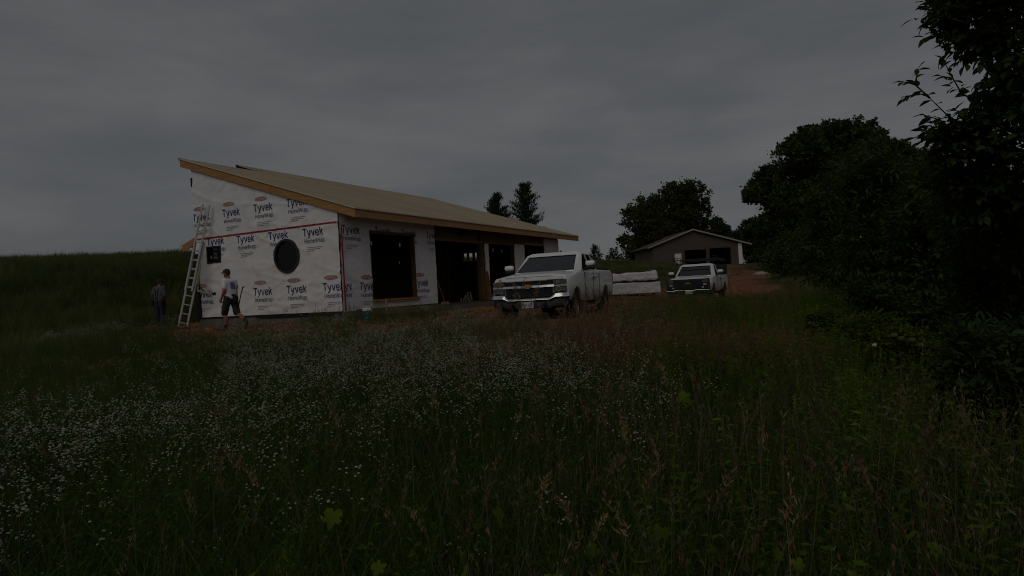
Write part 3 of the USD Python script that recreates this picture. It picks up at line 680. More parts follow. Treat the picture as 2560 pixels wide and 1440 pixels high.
        obj('bumper_strip', rbox(-.93, .93, -.045, -.02, .575, .605, .01), CHROME, t)
        obj('lower_valance', rbox(-.85, .85, .0, .15, .30, .45, .03), TRIM, t)
        plz, plx, py = .50, .05, -.045
        # ladder rack over cab and bed, dark box on the bed
        R_ = .022
        for y in (1.75, 3.15, 5.1):
            z = 1.98
            obj('rack_hoop', [cyl((-.93, y + .08, belt + .03) if y > 2.5 else (-.78, y + .35, roof - .02), (-.88, y, z), R_, 8), cyl((-.88, y, z), (.88, y, z), R_, 8), cyl((.88, y, z), (.93, y + .08, belt + .03) if y > 2.5 else (.78, y + .35, roof - .02), R_, 8)], TRIM, t, smooth=40)
        for s in (1, -1): obj('rack_rail', [cyl((s * .88, 1.55, 2.0), (s * .88, 5.3, 2.0), R_, 8), cyl((s * .88, 1.55, 2.1), (s * .88, 3.2, 2.1), R_ * .8, 8)] + [cyl((s * .88, y, 2.0), (s * .88, y, 2.1), .014, 6) for y in (1.6, 2.4, 3.15)], TRIM, t, smooth=40)
        obj('side_tool_box', [rbox(s * .56, s * .965, 3.12, 5.30, belt + .08, belt + .50, .02) for s in (-1, 1)][1], TRIM, t)
        obj('side_tool_box', rbox(-.965, -.56, 3.12, 5.30, belt + .08, belt + .50, .02), TRIM, t)
        obj('sun_strip', quad([on_ws(*p) for p in [(-.60, roof - .30), (.60, roof - .30), (.60, roof - .27), (-.60, roof - .27)]], .012), TRIM, t)
    pl = obj('number_plate', rbox(plx - .155, plx + .155, py - .02, py - .008, plz - .078, plz + .078, .005), PLATE, t)
    if new:
        w_ = letters('G28 423', .07, 1); w_ = affinity.scale(w_, .23 / (w_.bounds[2] - w_.bounds[0]), 1, origin=(0, 0))
        m = cat([trimesh.creation.extrude_polygon(q, .002, engine='earcut') for q in getattr(w_, 'geoms', [w_])]); v = m.vertices.copy()
        m.vertices = np.c_[plx - .115 + v[:, 0], py - .0225 + 0 * v[:, 0] - v[:, 2] * .5, plz - .035 + v[:, 1]]
        obj('plate_number', m, NAVY, pl)
        fin = Polygon([(2.62, 0), (2.80, 0), (2.80, .055), (2.77, .06)]); m = trimesh.creation.extrude_polygon(fin, .03, engine='earcut'); v = m.vertices.copy()
        m.vertices = np.c_[.12 + v[:, 2] - .015, v[:, 0] + .1, roof + .003 + v[:, 1]]; obj('roof_antenna', m, TRIM, t)
        for s in (1, -1):
            obj('running_board', rbox(s * (W - .10), s * (W + .05), 1.65, 3.6, .36, .41, .02), TRIM, t)
        dc = [bx(W + .003, W + .0055, 2.86 + .055 * k, 2.875 + .055 * k, 1.06 + .012 * (k % 2), 1.20 - .016 * ((k + 1) % 3)) for k in range(7)]
        obj('door_decal', dc + [bx(W + .003, W + .0055, 2.80, 3.26, 1.125, 1.135)], M('faded_yellow_decal', (.40, .27, .10), rough=.5), t)
    return t

TRUCK = (.37, 16.14, .715)
pickup(True, 'white pickup with chrome bars and gold emblem, mud on its sides, nearest the camera', TRUCK, -math.radians(19.6), WHITE)
pickup(False, 'white pickup with black front and black ladder rack, on the drive below the garage', (7.72, 29.0, .54), -math.radians(26), WHITE2)
# ---------------------------------------------------------------- people
SKIN = M('sunburnt_skin', (.30, .125, .085), (.24, .095, .065), rough=.55, scale=20)
SHIRT = M('white_tee_shirt', (.78, .76, .79), (.64, .62, .66), rough=.85, scale=9, bump=.3, bscale=14)
GREYSHIRT = M('grey_work_shirt', (.095, .10, .108), (.06, .066, .072), rough=.9, scale=9, bump=.3, bscale=14)
SHORTS = M('dark_cargo_cloth', (.040, .044, .034), (.022, .025, .019), rough=.9, scale=9)
JEANS = M('dark_jeans', (.026, .030, .045), (.016, .019, .03), rough=.9, scale=9)
CAPCLOTH = M('dark_cap_cloth', (.03, .045, .042), (.02, .03, .028), rough=.85)
HAIR = M('short_hair', (.05, .035, .025), rough=.8, scale=60)
SHOE = M('work_shoe', (.06, .07, .07), (.03, .035, .035), rough=.7)
LEATHER = M('dark_tool_leather', (.028, .017, .011), (.016, .010, .007), rough=.8)
INKP = M('shirt_print', (.12, .17, .23), (.20, .13, .24), rough=.85, scale=22, lo=.45, hi=.55)

def limb(chain, n=12):
    """a tapering limb: (point, radius) pairs, each bone the hull of its two joint spheres"""
    S = [Manifold.sphere(r, n).translate(tuple(map(float, p))) for p, r in chain]
    out = S[0]
    for a, b in zip(S[:-1], S[1:]): out = out + Manifold.batch_hull([a, b])
    return out

def fleshed(ms, size=.025, it=8):
    m = ms[0]
    for q in ms[1:]: m = m + q
    m = m.refine_to_length(size)
    t = tri(m); t = trimesh.Trimesh(t.vertices, t.faces, process=True)
    trimesh.smoothing.filter_taubin(t, iterations=it)
    return t

def hand(w, d, side_v, curl=.6):
    """palm and five unequal bent fingers; w wrist, d pointing direction, side_v towards the thumb"""
    w, d = np.array(w, float), np.array(d, float); d /= np.linalg.norm(d)
    t = np.array(side_v, float); t -= d * (t @ d); t /= np.linalg.norm(t); nrm = np.cross(d, t)
    S = lambda p, r: Manifold.sphere(r, 8).translate(tuple(p))
    palm = Manifold.batch_hull([S(w, .021)] + [S(w + d * .085 + t * k, .013) for k in (-.034, .034)])
    out = [palm]
    for k, ln in ((.031, .072), (.011, .082), (-.011, .076), (-.032, .060)):
        p = w + d * .085 + t * k; ch = [(p, .0098)]; a = .15
        for f, rr in ((.45, .0092), (.32, .0085), (.23, .0075)):
            a += curl; p = p + (d * math.cos(a) + nrm * math.sin(a)) * ln * f; ch.append((p, rr))
        out.append(limb(ch, 8))
    p0 = w + d * .025 + t * .022
    out.append(limb([(p0, .013), (p0 + t * .028 + d * .022 + nrm * .01, .0105), (p0 + t * .034 + d * .052 + nrm * .022, .009)], 8))
    return out

def head(c, fd, r=.098):
    """skull, jaw, nose, ears, eye sockets; c head centre, fd the way it faces"""
    c, fd = np.array(c, float), np.array(fd, float); fd /= np.linalg.norm(fd)
    lf = np.cross([0, 0, 1], fd); lf /= np.linalg.norm(lf); up = np.cross(fd, lf)
    P = lambda f, l, u: tuple(c + fd * f + lf * l + up * u)
    S = lambda p, rr: Manifold.sphere(rr, 14).translate(p)
    ms = [Manifold.batch_hull([S(P(-.015, 0, .035), r * .84), S(P(.02, 0, .03), r * .78)]), Manifold.batch_hull([S(P(.012, 0, .0), .070), S(P(.055, .018, -.075), .028), S(P(.055, -.018, -.075), .028), S(P(-.01, .04, -.04), .04), S(P(-.01, -.04, -.04), .04)]),
          Manifold.batch_hull([S(P(.088, 0, .012), .008), S(P(.108, 0, -.026), .013)]), Manifold.batch_hull([S(P(.082, .016, -.056), .008), S(P(.082, -.016, -.056), .008)])]
    for s in (1, -1): ms.append(Manifold.batch_hull([S(P(-.005, s * .078, .012), .012), S(P(-.018, s * .086, .0), .016), S(P(-.01, s * .078, -.025), .009)]))
    m = ms[0]
    for q in ms[1:]: m = m + q
    for s in (1, -1): m = m - S(P(.094, s * .032, .018), .013)
    return m, P, S

def cap_on(P, S, r=.098):
    dome_ = Manifold.batch_hull([S(P(-.018, 0, .055), r * .90), S(P(.018, 0, .055), r * .86)]) - Manifold.batch_hull([S(P(-.018, 0, .045), r * .82), S(P(.018, 0, .045), r * .80)])
    c0 = np.array(P(0, 0, 0)); u = np.array(P(0, 0, 1)) - c0
    dome_ = dome_.trim_by_plane(tuple(u), float(u @ np.array(P(0, 0, .045))))
    brim = Manifold.batch_hull([S(P(.085, s * .055, .052), .006) for s in (1, -1)] + [S(P(.172, s * .035, .040), .005) for s in (1, -1)])
    return dome_, brim

def rotz_pt(p, a):
    c, s = math.cos(a), math.sin(a); return np.array([c * p[0] - s * p[1], s * p[0] + c * p[1], p[2]])

# --- the man walking past the gable (local x is the way he walks)
A1 = math.radians(157)
px_, py_ = -7.92, 18.55
man = thing('person', 'person in white tee shirt, dark shorts and cap walking past the gable wall', 'person', (px_, py_, float(gz(px_, py_)) + .0), A1)
hm, HP, HS = head((.10, 0, 1.615), (1, .10, -.12))
lw, rw2 = (.09, .255, .90), (.20, -.235, .98)
body = [limb([((.0, .10, .93), .095), ((.15, .105, .50), .062), ((.135, .105, .46), .058), ((.10, .105, .34), .060), ((.15, .10, .10), .040)]), limb([((.13, .10, .055), .042), ((.22, .10, .045), .040), ((.30, .10, .035), .030)]),
        limb([((.0, -.10, .93), .095), ((-.10, -.10, .50), .064), ((-.14, -.10, .46), .058), ((-.24, -.10, .40), .060), ((-.41, -.10, .265), .040)]), limb([((-.43, -.10, .25), .042), ((-.42, -.10, .15), .040), ((-.38, -.10, .06), .030)]),
        Manifold.batch_hull([Manifold.sphere(.11, 14).translate((0, s * .06, .97)) for s in (1, -1)] + [Manifold.sphere(.115, 14).translate((.01, s * .06, 1.15)) for s in (1, -1)]),
        Manifold.batch_hull([Manifold.sphere(.115, 14).translate((.01, s * .06, 1.15)) for s in (1, -1)] + [Manifold.sphere(.085, 14).translate((.02, s * .13, 1.37)) for s in (1, -1)]),
        limb([((.03, 0, 1.42), .07), ((.07, 0, 1.53), .055)]),
        limb([((.02, .185, 1.40), .062), ((-.03, .245, 1.14), .046), ((-.02, .25, 1.10), .043), (lw, .029)]), limb([((.02, -.185, 1.40), .062), ((.04, -.25, 1.16), .046), (rw2, .029)]), hm] + hand(lw, (.35, -.1, -.9), (1, .2, 0), .7) + hand(rw2, (.8, .3, -.5), (0, .5, 1), .7)
obj('body', fleshed(body, .016, 6), SKIN, man, smooth=True)
shirt = [Manifold.batch_hull([Manifold.sphere(.13, 14).translate((.0, s * .07, .955)) for s in (1, -1)] + [Manifold.sphere(.128, 14).translate((.01, s * .065, 1.15)) for s in (1, -1)]),
         Manifold.batch_hull([Manifold.sphere(.128, 14).translate((.01, s * .065, 1.15)) for s in (1, -1)] + [Manifold.sphere(.100, 14).translate((.015, s * .135, 1.375)) for s in (1, -1)]),
         limb([((.015, .17, 1.40), .082), ((-.012, .235, 1.22), .072)]), limb([((.015, -.17, 1.40), .082), ((.02, -.235, 1.24), .072)])]
sm = fleshed(shirt, .03, 6); k = meshkit.fbm(sm.vertices * 9, 3, 2) - .5; sm.vertices += sm.vertex_normals * (k * .03)[:, None]
sh = obj('tee_shirt', sm.slice_plane((0, 0, .90), (0, 0, 1)), SHIRT, man, smooth=True)
pr_ = sm.submesh([np.nonzero((sm.triangles_center[:, 0] < -.06) & (np.abs(sm.triangles_center[:, 1]) < .085) & (sm.triangles_center[:, 2] > 1.17) & (sm.triangles_center[:, 2] < 1.36))[0]], append=True)
pr_.vertices += np.array([-.006, 0, 0]); obj('back_print', pr_, INKP, sh)
def leg_cloth(hip, knee, r0, r1, f=1.0):
    hip, knee = np.array(hip), np.array(knee); return limb([(hip, r0), (hip + (knee - hip) * .55 * f, r1 * 1.04), (hip + (knee - hip) * f, r1)])
so = [leg_cloth((0, .10, .92), (.15, .105, .50), .122, .098, .98), leg_cloth((0, -.10, .92), (-.10, -.10, .50), .122, .098, .98), Manifold.batch_hull([Manifold.sphere(.125, 14).translate((0, s * .055, .94)) for s in (1, -1)])]
sm2 = fleshed(so, .03, 5); k = meshkit.fbm(sm2.vertices * 8, 3, 4) - .5; sm2.vertices += sm2.vertex_normals * (k * .03)[:, None]
st_ = obj('shorts', sm2, SHORTS, man, smooth=True)
obj('pocket', [rbox(.0, .13, .19, .235, .55, .72, .02), rbox(-.12, .0, -.235, -.19, .55, .72, .02)][0], SHORTS, st_, smooth=30)
obj('tool_belt', fleshed([Manifold.cylinder(.06, .145, .145, 24).scale((.95, 1.25, 1)).translate((0, 0, .965)), rbox(-.20, -.10, -.10, .05, .78, .99, .03), rbox(-.06, .10, -.22, -.15, .78, .98, .03)], .04, 2), LEATHER, man, smooth=30)
obj('pry_bar', tube([(-.17, -.05, .62), (-.19, -.06, .95), (-.22, -.03, 1.22), (-.25, -.01, 1.27)], .013, 6), TRIM, man)
obj('hammer', [tube([(-.18, -.10, .70), (-.26, -.12, 1.00), (-.34, -.13, 1.20)], .014, 6), tube([(-.37, -.08, 1.20), (-.33, -.19, 1.22)], .018, 6)], TRIM, man)
dm, bm_ = cap_on(HP, HS); cp_ = obj('cap', dm, CAPCLOTH, man, smooth=30); obj('brim', bm_, CAPCLOTH, cp_, smooth=30)
obj('hair', (Manifold.batch_hull([HS(HP(-.024, 0, .03), .086), HS(HP(.0, 0, .03), .083), HS(HP(-.03, 0, -.02), .066)]) - Manifold.cube((.3, .4, .4), True).translate(HP(.165, 0, 0))), HAIR, man, smooth=30)
for foot in (limb([((.125, .10, .06), .052), ((.22, .10, .045), .045), ((.315, .10, .036), .036)]), limb([((-.435, -.10, .245), .052), ((-.425, -.10, .15), .045), ((-.38, -.10, .055), .036)])):
    obj('shoe', foot, SHOE, man, smooth=40)
for ch in ([((.145, .10, .12), .048), ((.135, .10, .17), .052)], [((-.40, -.10, .275), .048), ((-.36, -.10, .31), .052)]): obj('sock', limb(ch), M('dark_sock', (.03, .035, .04), rough=.9) if '/World/Looks/dark_sock' not in [str(p.GetPath()) for p in stage.GetPrimAtPath('/World/Looks').GetChildren()] else UsdShade.Material.Get(stage, '/World/Looks/dark_sock'), man, smooth=True)

# --- the man standing with his back to us beyond the ladder
px2, py2 = -13.05, 24.4
man2 = thing('person', 'person in grey shirt, dark trousers and suspenders standing left of the ladder, back turned', 'person', (px2, py2, float(gz(px2, py2)) + .02), math.radians(74))
hm, HP, HS = head((.045, 0, 1.60), (1, -.25, -.30))
lw, rw2 = (.22, .16, 1.06), (.20, -.15, 1.02)
body = [limb([((0, s * .09, .90), .10), ((.01, s * .11, .50), .066), ((-.01, s * .11, .33), .058), ((-.02, s * .115, .09), .042)]) for s in (1, -1)] + [limb([((-.03, s * .115, .05), .042), ((.10, s * .13, .045), .040), ((.19, s * .14, .035), .03)]) for s in (1, -1)] + \
       [Manifold.batch_hull([Manifold.sphere(.12, 14).translate((0, s * .07, .96)) for s in (1, -1)] + [Manifold.sphere(.12, 14).translate((0, s * .07, 1.15)) for s in (1, -1)]),
        Manifold.batch_hull([Manifold.sphere(.12, 14).translate((0, s * .07, 1.15)) for s in (1, -1)] + [Manifold.sphere(.09, 14).translate((0, s * .13, 1.37)) for s in (1, -1)]), limb([((0, 0, 1.40), .07), ((.03, 0, 1.52), .056)]),
        limb([((0, .19, 1.39), .065), ((-.04, .27, 1.13), .048), (lw, .03)]), limb([((0, -.19, 1.39), .065), ((-.03, -.27, 1.12), .048), (rw2, .03)]), hm] + hand(lw, (.8, -.4, .1), (0, 0, 1), .7) + hand(rw2, (.8, .4, .1), (0, 0, 1), .7)
obj('body', fleshed(body, .018, 6), SKIN, man2, smooth=True)
s2 = fleshed([Manifold.batch_hull([Manifold.sphere(.138, 14).translate((0, s * .075, .97)) for s in (1, -1)] + [Manifold.sphere(.135, 14).translate((0, s * .075, 1.15)) for s in (1, -1)]),
              Manifold.batch_hull([Manifold.sphere(.135, 14).translate((0, s * .075, 1.15)) for s in (1, -1)] + [Manifold.sphere(.105, 14).translate((0, s * .14, 1.37)) for s in (1, -1)]),
              limb([((0, .18, 1.39), .085), ((-.035, .262, 1.16), .074)]), limb([((0, -.18, 1.39), .085), ((-.025, -.262, 1.15), .074)])], .03, 5)
k = meshkit.fbm(s2.vertices * 9, 3, 9) - .5; s2.vertices += s2.vertex_normals * (k * .03)[:, None]
obj('work_shirt', s2, GREYSHIRT, man2, smooth=True)
tr = fleshed([limb([((0, s * .09, .92), .128), ((.01, s * .11, .50), .095), ((-.02, s * .115, .12), .078)]) for s in (1, -1)] + [Manifold.batch_hull([Manifold.sphere(.13, 14).translate((0, s * .06, .94)) for s in (1, -1)])], .03, 5)
k = meshkit.fbm(tr.vertices * 8, 3, 6) - .5; tr.vertices += tr.vertex_normals * (k * .03)[:, None]
obj('trousers', tr, JEANS, man2, smooth=True)
for s in (1, -1):
    obj('suspender', tube([(-.13, s * .05, .99), (-.145, s * .045, 1.15), (-.125, s * .07, 1.32), (-.06, s * .11, 1.455), (.04, s * .11, 1.47)], .016, 6), TRIM, man2)
    obj('shoe', limb([((-.035, s * .115, .055), .052), ((.10, s * .13, .045), .046), ((.20, s * .14, .036), .036)]), SHOE, man2, smooth=40)
obj('tool_belt', fleshed([Manifold.cylinder(.07, .15, .15, 24).scale((.95, 1.22, 1)).translate((0, 0, .95)), rbox(-.16, .06, .17, .25, .74, .97, .03), rbox(-.16, .06, -.25, -.17, .70, .97, .03)], .04, 2), LEATHER, man2, smooth=30)
dm, bm_ = cap_on(HP, HS); cp_ = obj('cap', dm, CAPCLOTH, man2, smooth=30); obj('brim', bm_, CAPCLOTH, cp_, smooth=30)
obj('hair', (Manifold.batch_hull([HS(HP(-.024, 0, .03), .086), HS(HP(.0, 0, .03), .083), HS(HP(-.03, 0, -.02), .066)]) - Manifold.cube((.4, .4, .4), True).translate(HP(.225, 0, 0))), HAIR, man2, smooth=30)

# ---------------------------------------------------------------- small things round the house
hh, gg = np.array([math.sin(math.radians(27.254)), math.cos(math.radians(27.254)), 0]), np.array([-math.cos(math.radians(27.254)), math.sin(math.radians(27.254)), 0])
def H(x, y, z): return np.array([HX, HY, HZ]) + hh * x + gg * y + np.array([0, 0, z])      # a point given in the house's own axes
ALU = M('dull_aluminium', (.52, .50, .47), (.40, .385, .36), rough=.45, metallic=.35, scale=12)
foot_c = H(-.72, 6.26, 0); foot_c[2] = float(gz(foot_c[0], foot_c[1])) + .02
top_c = H(-.085, 5.52, ZB + 3.74)
ladder = thing('extension_ladder', 'two section aluminium extension ladder leaning on the gable wall', 'ladder', foot_c)
L0 = top_c - foot_c; LL = np.linalg.norm(L0); ld = L0 / LL
wv = gg - ld * (gg @ ld); wv /= np.linalg.norm(wv); on = np.cross(wv, ld); on = on if on @ hh < 0 else -on
def rail(name, a, b, off, s):
    p = lambda t: ld * t * LL + wv * s + on * off
    return obj(name, bar(p(a), p(b), .028, .075, wv), ALU, ladder)
for s in (.215, -.215): rail('rail', 0.0, .70, .0, s)
for s in (.175, -.175): rail('fly_rail', .30, 1.0, .055, s)
for k in range(int(.69 * LL / .305)): z = .16 + .305 * k; obj('rung', cyl(ld * z + wv * .21, ld * z - wv * .21, .017, 8), ALU, ladder, smooth=40)
for k in range(int(.69 * LL / .305)): z = .31 * LL + .06 + .305 * k; obj('fly_rung', cyl(ld * z + wv * .17 + on * .055, ld * z - wv * .17 + on * .055, .017, 8), ALU, ladder, smooth=40)
for s in (.215, -.215): obj('ladder_foot', rbox(*np.c_[(wv * s - .045), (wv * s + .045)].ravel()[:4], -.03, .03, .015), TRIM, ladder)
YEL = M('yellow_paint', (.33, .27, .045), (.24, .19, .035), rough=.6, scale=12)
j0 = foot_c + ld * .42 * LL - wv * .20
jack = thing('ladder_jack', 'yellow ladder jack with a dark ended arm hung on the ladder side', 'ladder jack', j0)
obj('bracket', bar((0, 0, -.45), ld * .62, .05, .05), YEL, jack)
e = -wv * .78 + np.array([0, 0, -.02])
obj('arm', bar(np.array([0, 0, -.46]), e + np.array([0, 0, -.46]), .045, .06), M('pale_wood', (.36, .30, .19), rough=.7), jack)
obj('arm_end', bar(e * .98 + np.array([0, 0, -.46]), e * 1.12 + np.array([0, 0, -.42]), .06, .09), TRIM, jack)
obj('brace', bar(np.array([0, 0, -.25]), e * .45 + np.array([0, 0, -.45]), .025, .03), TRIM, jack)

# drink cooler, prop board, broom, boards
def base(x, y): p = H(x, y, 0); p[2] = float(gz(p[0], p[1])); return p
cl = thing('drink_cooler', 'teal drink cooler with white lid on the soil by the house corner', 'cooler', base(.50, -.50) + [0, 0, .0])
TEAL = M('teal_plastic', (.02, .155, .145), (.015, .11, .105), rough=.4)
prof = [(0, .0), (.12, .0), (.135, .02), (.145, .24), (.135, .27)]
def lathe_z(profile, n=24):
    m = lathe_x([(r, z) for r, z in profile], n); v = m.vertices.copy(); m.vertices = np.c_[v[:, 1], v[:, 2], v[:, 0]]; return m
obj('body', lathe_z(prof), TEAL, cl, smooth=40)
lid = obj('lid', lathe_z([(.146, .265), (.150, .28), (.148, .325), (.12, .345), (0, .35)]), WRAP, cl, smooth=40)
obj('lid_handle', tube([(-.07, 0, .34), (-.05, 0, .385), (.05, 0, .385), (.07, 0, .34)], .012, 6), WRAP, lid)
obj('spout', [rbox(-.02, .02, -.19, -.14, .05, .085, .01)][0], WRAP, cl)
b_ = base(1.64, -.32)
pb = thing('prop_board', 'pale upright board standing in the soil under the window sill', 'board', b_)
obj('board', bar((0, 0, -.1), (.0, .03, .62), .09, .04, (1, 0, 0)), M('pale_board', (.36, .28, .17), (.28, .21, .12), rough=.75, scale=5, stretch=(4, 4, 1)), pb)
obj('grade_stamp', bx(-.045, -.043, -.02, .02, .42, .48), NAVY, pb)
br = thing('push_broom', 'push broom leaning in the wide doorway beside the wrap edge', 'broom', H(5.42, -.06, ZB - .05))
a = H(5.06, .03, ZB + .95) - H(5.42, -.06, ZB - .05)
obj('handle', cyl((0, 0, .09), a, .013, 8), PINE, br)
obj('broom_head', bar(hh * -.22 + np.array([0, 0, .085]), hh * .22 + np.array([0, 0, .085]), .06, .045), PINE, br)
obj('bristles', [bar(hh * x + np.array([0, 0, .07]), hh * x * 1.08 + np.array([0, 0, .0]) - gg * .01, .05, .05) for x in np.linspace(-.2, .2, 9)], M('broom_bristle', (.34, .31, .27), rough=.9), br)
tag(stage.GetPrimAtPath(str(br.GetPath()) + '/bristles'), kind='stuff')
for (x0, y0, x1, y1, lab) in ((5.6, -2.35, 8.6, -1.5, 'long loose board lying on the soil in front of the wide doorway, nearer the pickup'), (4.0, -.62, 7.6, -.44, 'long loose board lying against the foundation below the wide doorway')):
    A, B = base(x0, y0), base(x1, y1); c = (A + B) / 2
    bd = thing('loose_board', lab, 'board', c)
    obj('board', bar(A - c + [0, 0, .05], B - c + [0, 0, .05], .04, .14, (0, 0, 1)), PINE, bd)
    obj('board_end', bar((B - c) * .992 + [0, 0, .05], (B - c) * 1.004 + [0, 0, .05], .042, .142, (0, 0, 1)), STUD, bd)
# odds and ends standing on the slab in the doorway
gl = thing('scrap_heap', 'pale rags and cut offs heaped at the doorway edge of the slab', 'scrap heap', H(7.5, .25, ZB - .05))
for k in range(6): obj('offcut', bar((.09 * k - .25, .03 * (k % 3), .02 + .03 * (k % 2)), (.09 * k - .22 + .1 * math.sin(k), .05, .18 + .12 * (k % 3)), .03, .05), M('grey_offcut_%d' % k, (.26, .24, .21), rough=.8), gl)

for k, (x, y, a, L, lab) in enumerate(((2.6, -1.9, .5, .9, 'short board offcut lying on the soil between the cooler and the pickup'), (6.9, -.95, -.2, 1.3, 'pale offcut lying on the soil just outside the wide doorway'), (-2.2, 3.1, 1.1, .8, 'short offcut on the soil behind the walking man'))):
    c = base(x, y); d = hh * math.cos(a) + gg * math.sin(a)
    oc = thing('offcut', lab, 'offcut', c)
    obj('board', bar(-d * L / 2 + [0, 0, .04], d * L / 2 + [0, 0, .05], .04, .13, (0, 0, 1)), PINE, oc)
    obj('split_end', bar(d * L * .49 + [0, 0, .05], d * L * .53 + [0, 0, .055], .02, .09, (0, 0, 1)), PINE, oc)
# stack of lumber under white wrap
STK = M('lumber_wrap', (.62, .60, .62), (.50, .48, .50), rough=.5, scale=3, bump=.5, bscale=7)
sx, sy = 6.35, 36.3
stack = thing('wrapped_lumber_stack', 'two tier lumber stack under creased white wrap behind the near pickup', 'lumber stack', (sx, sy, float(gz(sx, sy)) - .02), math.radians(-3))
def bundle(x0, x1, y0, y1, z0, z1, r, amp, seed):
    m = rbox(x0, x1, y0, y1, z0, z1, r, 12).refine_to_length(.09); t = tri(m); t = trimesh.Trimesh(t.vertices, t.faces, process=True)
    v = t.vertices; f = v[:, [0, 2, 1]] * [1.3, 3.2, 1.3]
    k = np.abs(meshkit.fbm(f + 7 * seed, 4, seed) - .5) * 2 + .5 * meshkit.noise(v * 1.1, seed + 3); t.vertices = v + t.vertex_normals * (amp * (k - .5))[:, None]
    return t
obj('lower_bundle', bundle(-1.75, 1.72, -.6, .6, .08, .70, .04, .085, 1), STK, stack, smooth=True)
obj('upper_bundle', bundle(-1.72, 1.62, -.62, .62, .77, 1.24, .11, .17, 2), STK, stack, smooth=True)
obj('dark_gap', bx(-1.6, 1.62, -.56, .56, .68, .82), TRIM, stack)  # black block standing in for the shade between the two bundles
for x in (-1.4, -.45, .5, 1.4): obj('bearer', bx(x, x + .09, -.6, .6, -.02, .09), STUD, stack)

# ---------------------------------------------------------------- the far garage
SIDING = M('dark_brown_siding', (.092, .076, .063), (.076, .062, .052), rough=.8, scale=2, stretch=(8, 8, 1))
gl0, gr0 = at(1633, 665, 91.5), at(1846, 660, 92.5)
gb = 3.35
GW = gr0[0] - gl0[0]
gar = thing('garage', 'dark brown garage with two open bays and pale roof edge on the rise', 'garage', (gl0[0], 91.5, gb), math.radians(3))
wz, az, ax_ = 3.15, 5.30, 5.75         # wall top, apex height, apex distance from the left wall
rise = (az - wz - .15) / ax_
zz_ = lambda x: az - .18 - rise * abs(x - ax_) * (1 if x < ax_ else .86)
bays = ((4.55, 7.55, 2.35), (8.05, 11.05, 2.45))
gp = Polygon([(0, -.6), (GW, -.6), (GW, zz_(GW)), (ax_, zz_(ax_)), (0, zz_(0))]).difference(unary_union([sbox(a, -.05, b, h) for a, b, h in bays]))
def slab_xz(poly, y0, y1):
    m = trimesh.creation.extrude_polygon(poly, y1 - y0, engine='earcut'); v = m.vertices.copy(); m.vertices = np.c_[v[:, 0], y0 + v[:, 2], v[:, 1]]; m.fix_normals(); return m
obj('front_wall', slab_xz(gp, 0, .15), SIDING, gar)
obj('back_wall', slab_xz(Polygon([(0, -.6), (GW, -.6), (GW, zz_(GW)), (ax_, zz_(ax_)), (0, zz_(0))]), 9.85, 10), SIDING, gar)
obj('side_wall', bx(0, .15, .151, 9.849, -.6, zz_(0)), SIDING, gar); obj('side_wall', bx(GW - .15, GW, .151, 9.849, -.6, zz_(GW)), SIDING, gar)
obj('floor', bx(.15, GW - .15, .16, 9.8, -.5, -.04), CONC, gar)
for s, x1 in ((0, -.75), (1, GW + 1.75)):
    a, b = (x1, zz_(x1) + .05), (ax_, zz_(ax_) + .05)
    obj('roof_slope', slab_xz(Polygon([a, b, (b[0], b[1] + .10), (a[0], a[1] + .10)]), -.45, 10.4), DARKIN, gar)
    obj('fascia', slab_xz(Polygon([(a[0], a[1] - .10), (b[0], b[1] - .10), (b[0], b[1] + .12), (a[0], a[1] + .12)]), -.50, -.46), M('pale_fascia_%d' % s, (.36, .32, .28), rough=.6), gar)
for a, b, h in bays:
    fr_ = obj('bay_frame', slab_xz(sbox(a - .12, -.04, b + .12, h + .14).difference(sbox(a, -.05, b, h)), -.03, .0), M('bay_trim_%d' % int(a), (.075, .06, .052), rough=.7), gar)
obj('corner_panel', bx(GW - .02, GW + .52, -.06, .0, -.05, 3.05), WRAP, gar)
obj('lean_to_wall', bx(GW + .02, GW + 1.5, 3.0, 3.1, -.6, 2.4), DARKIN, gar)
obj('bay_shelf', bx(8.1, 11.0, 2.5, 2.6, .78, .84), WRAP, gar)  # pale bar across the inside of the right bay
dr = thing('white_door', 'white panelled door leaning on the garage wall left of the bays', 'door', (gl0[0] + 3.42, 91.1, gb - .12), math.radians(3))
obj('door_leaf', bx(-.46, .46, 0, .05, 0, 2.05), WRAP, dr)
for z0, z1 in ((.15, .85), (1.0, 1.9)): obj('panel_recess', [bx(-.32, .32, -.008, .0, z0, z0 + .03), bx(-.32, .32, -.008, .0, z1 - .03, z1), bx(-.32, -.29, -.008, .0, z0, z1), bx(.29, .32, -.008, 0, z0, z1)], FINE, dr)
obj('door_knob', trimesh.creation.icosphere(2, .04).apply_translation((.36, -.05, 1.0)), CHROME, dr)
# pale rubble by the drive
RUB = M('pale_stone', (.34, .31, .28), (.26, .24, .21), rough=.9, scale=9)
for k, (px0, py0, Y, s, lab_) in enumerate(((1893, 689, 52, .30, 'left one of the three pale stones by the drive'), (1903, 690, 52, .42, 'largest of the three pale stones by the drive, the middle one'), (1913, 688, 52.3, .26, 'smallest of the three pale stones, nearest the dark bushes'))):
    p = at(px0, py0, Y); p[2] = float(gz(p[0], p[1]))
    m = trimesh.creation.icosphere(2, s); m.vertices *= [1.3, 1, .6]; m.vertices += m.vertex_normals * ((meshkit.fbm(m.vertices * 3 + k, 3, k) - .5) * .35 * s)[:, None]
    st0 = UsdGeom.Xform.Define(stage, numbered('/World', 'pale_stone')); st0.AddTranslateOp().Set(Gf.Vec3d(*map(float, p)))
    tag(st0.GetPrim(), lab_, 'stone', 'pale stones beside the drive')
    obj('stone', m, RUB, st0.GetPrim(), smooth=40)
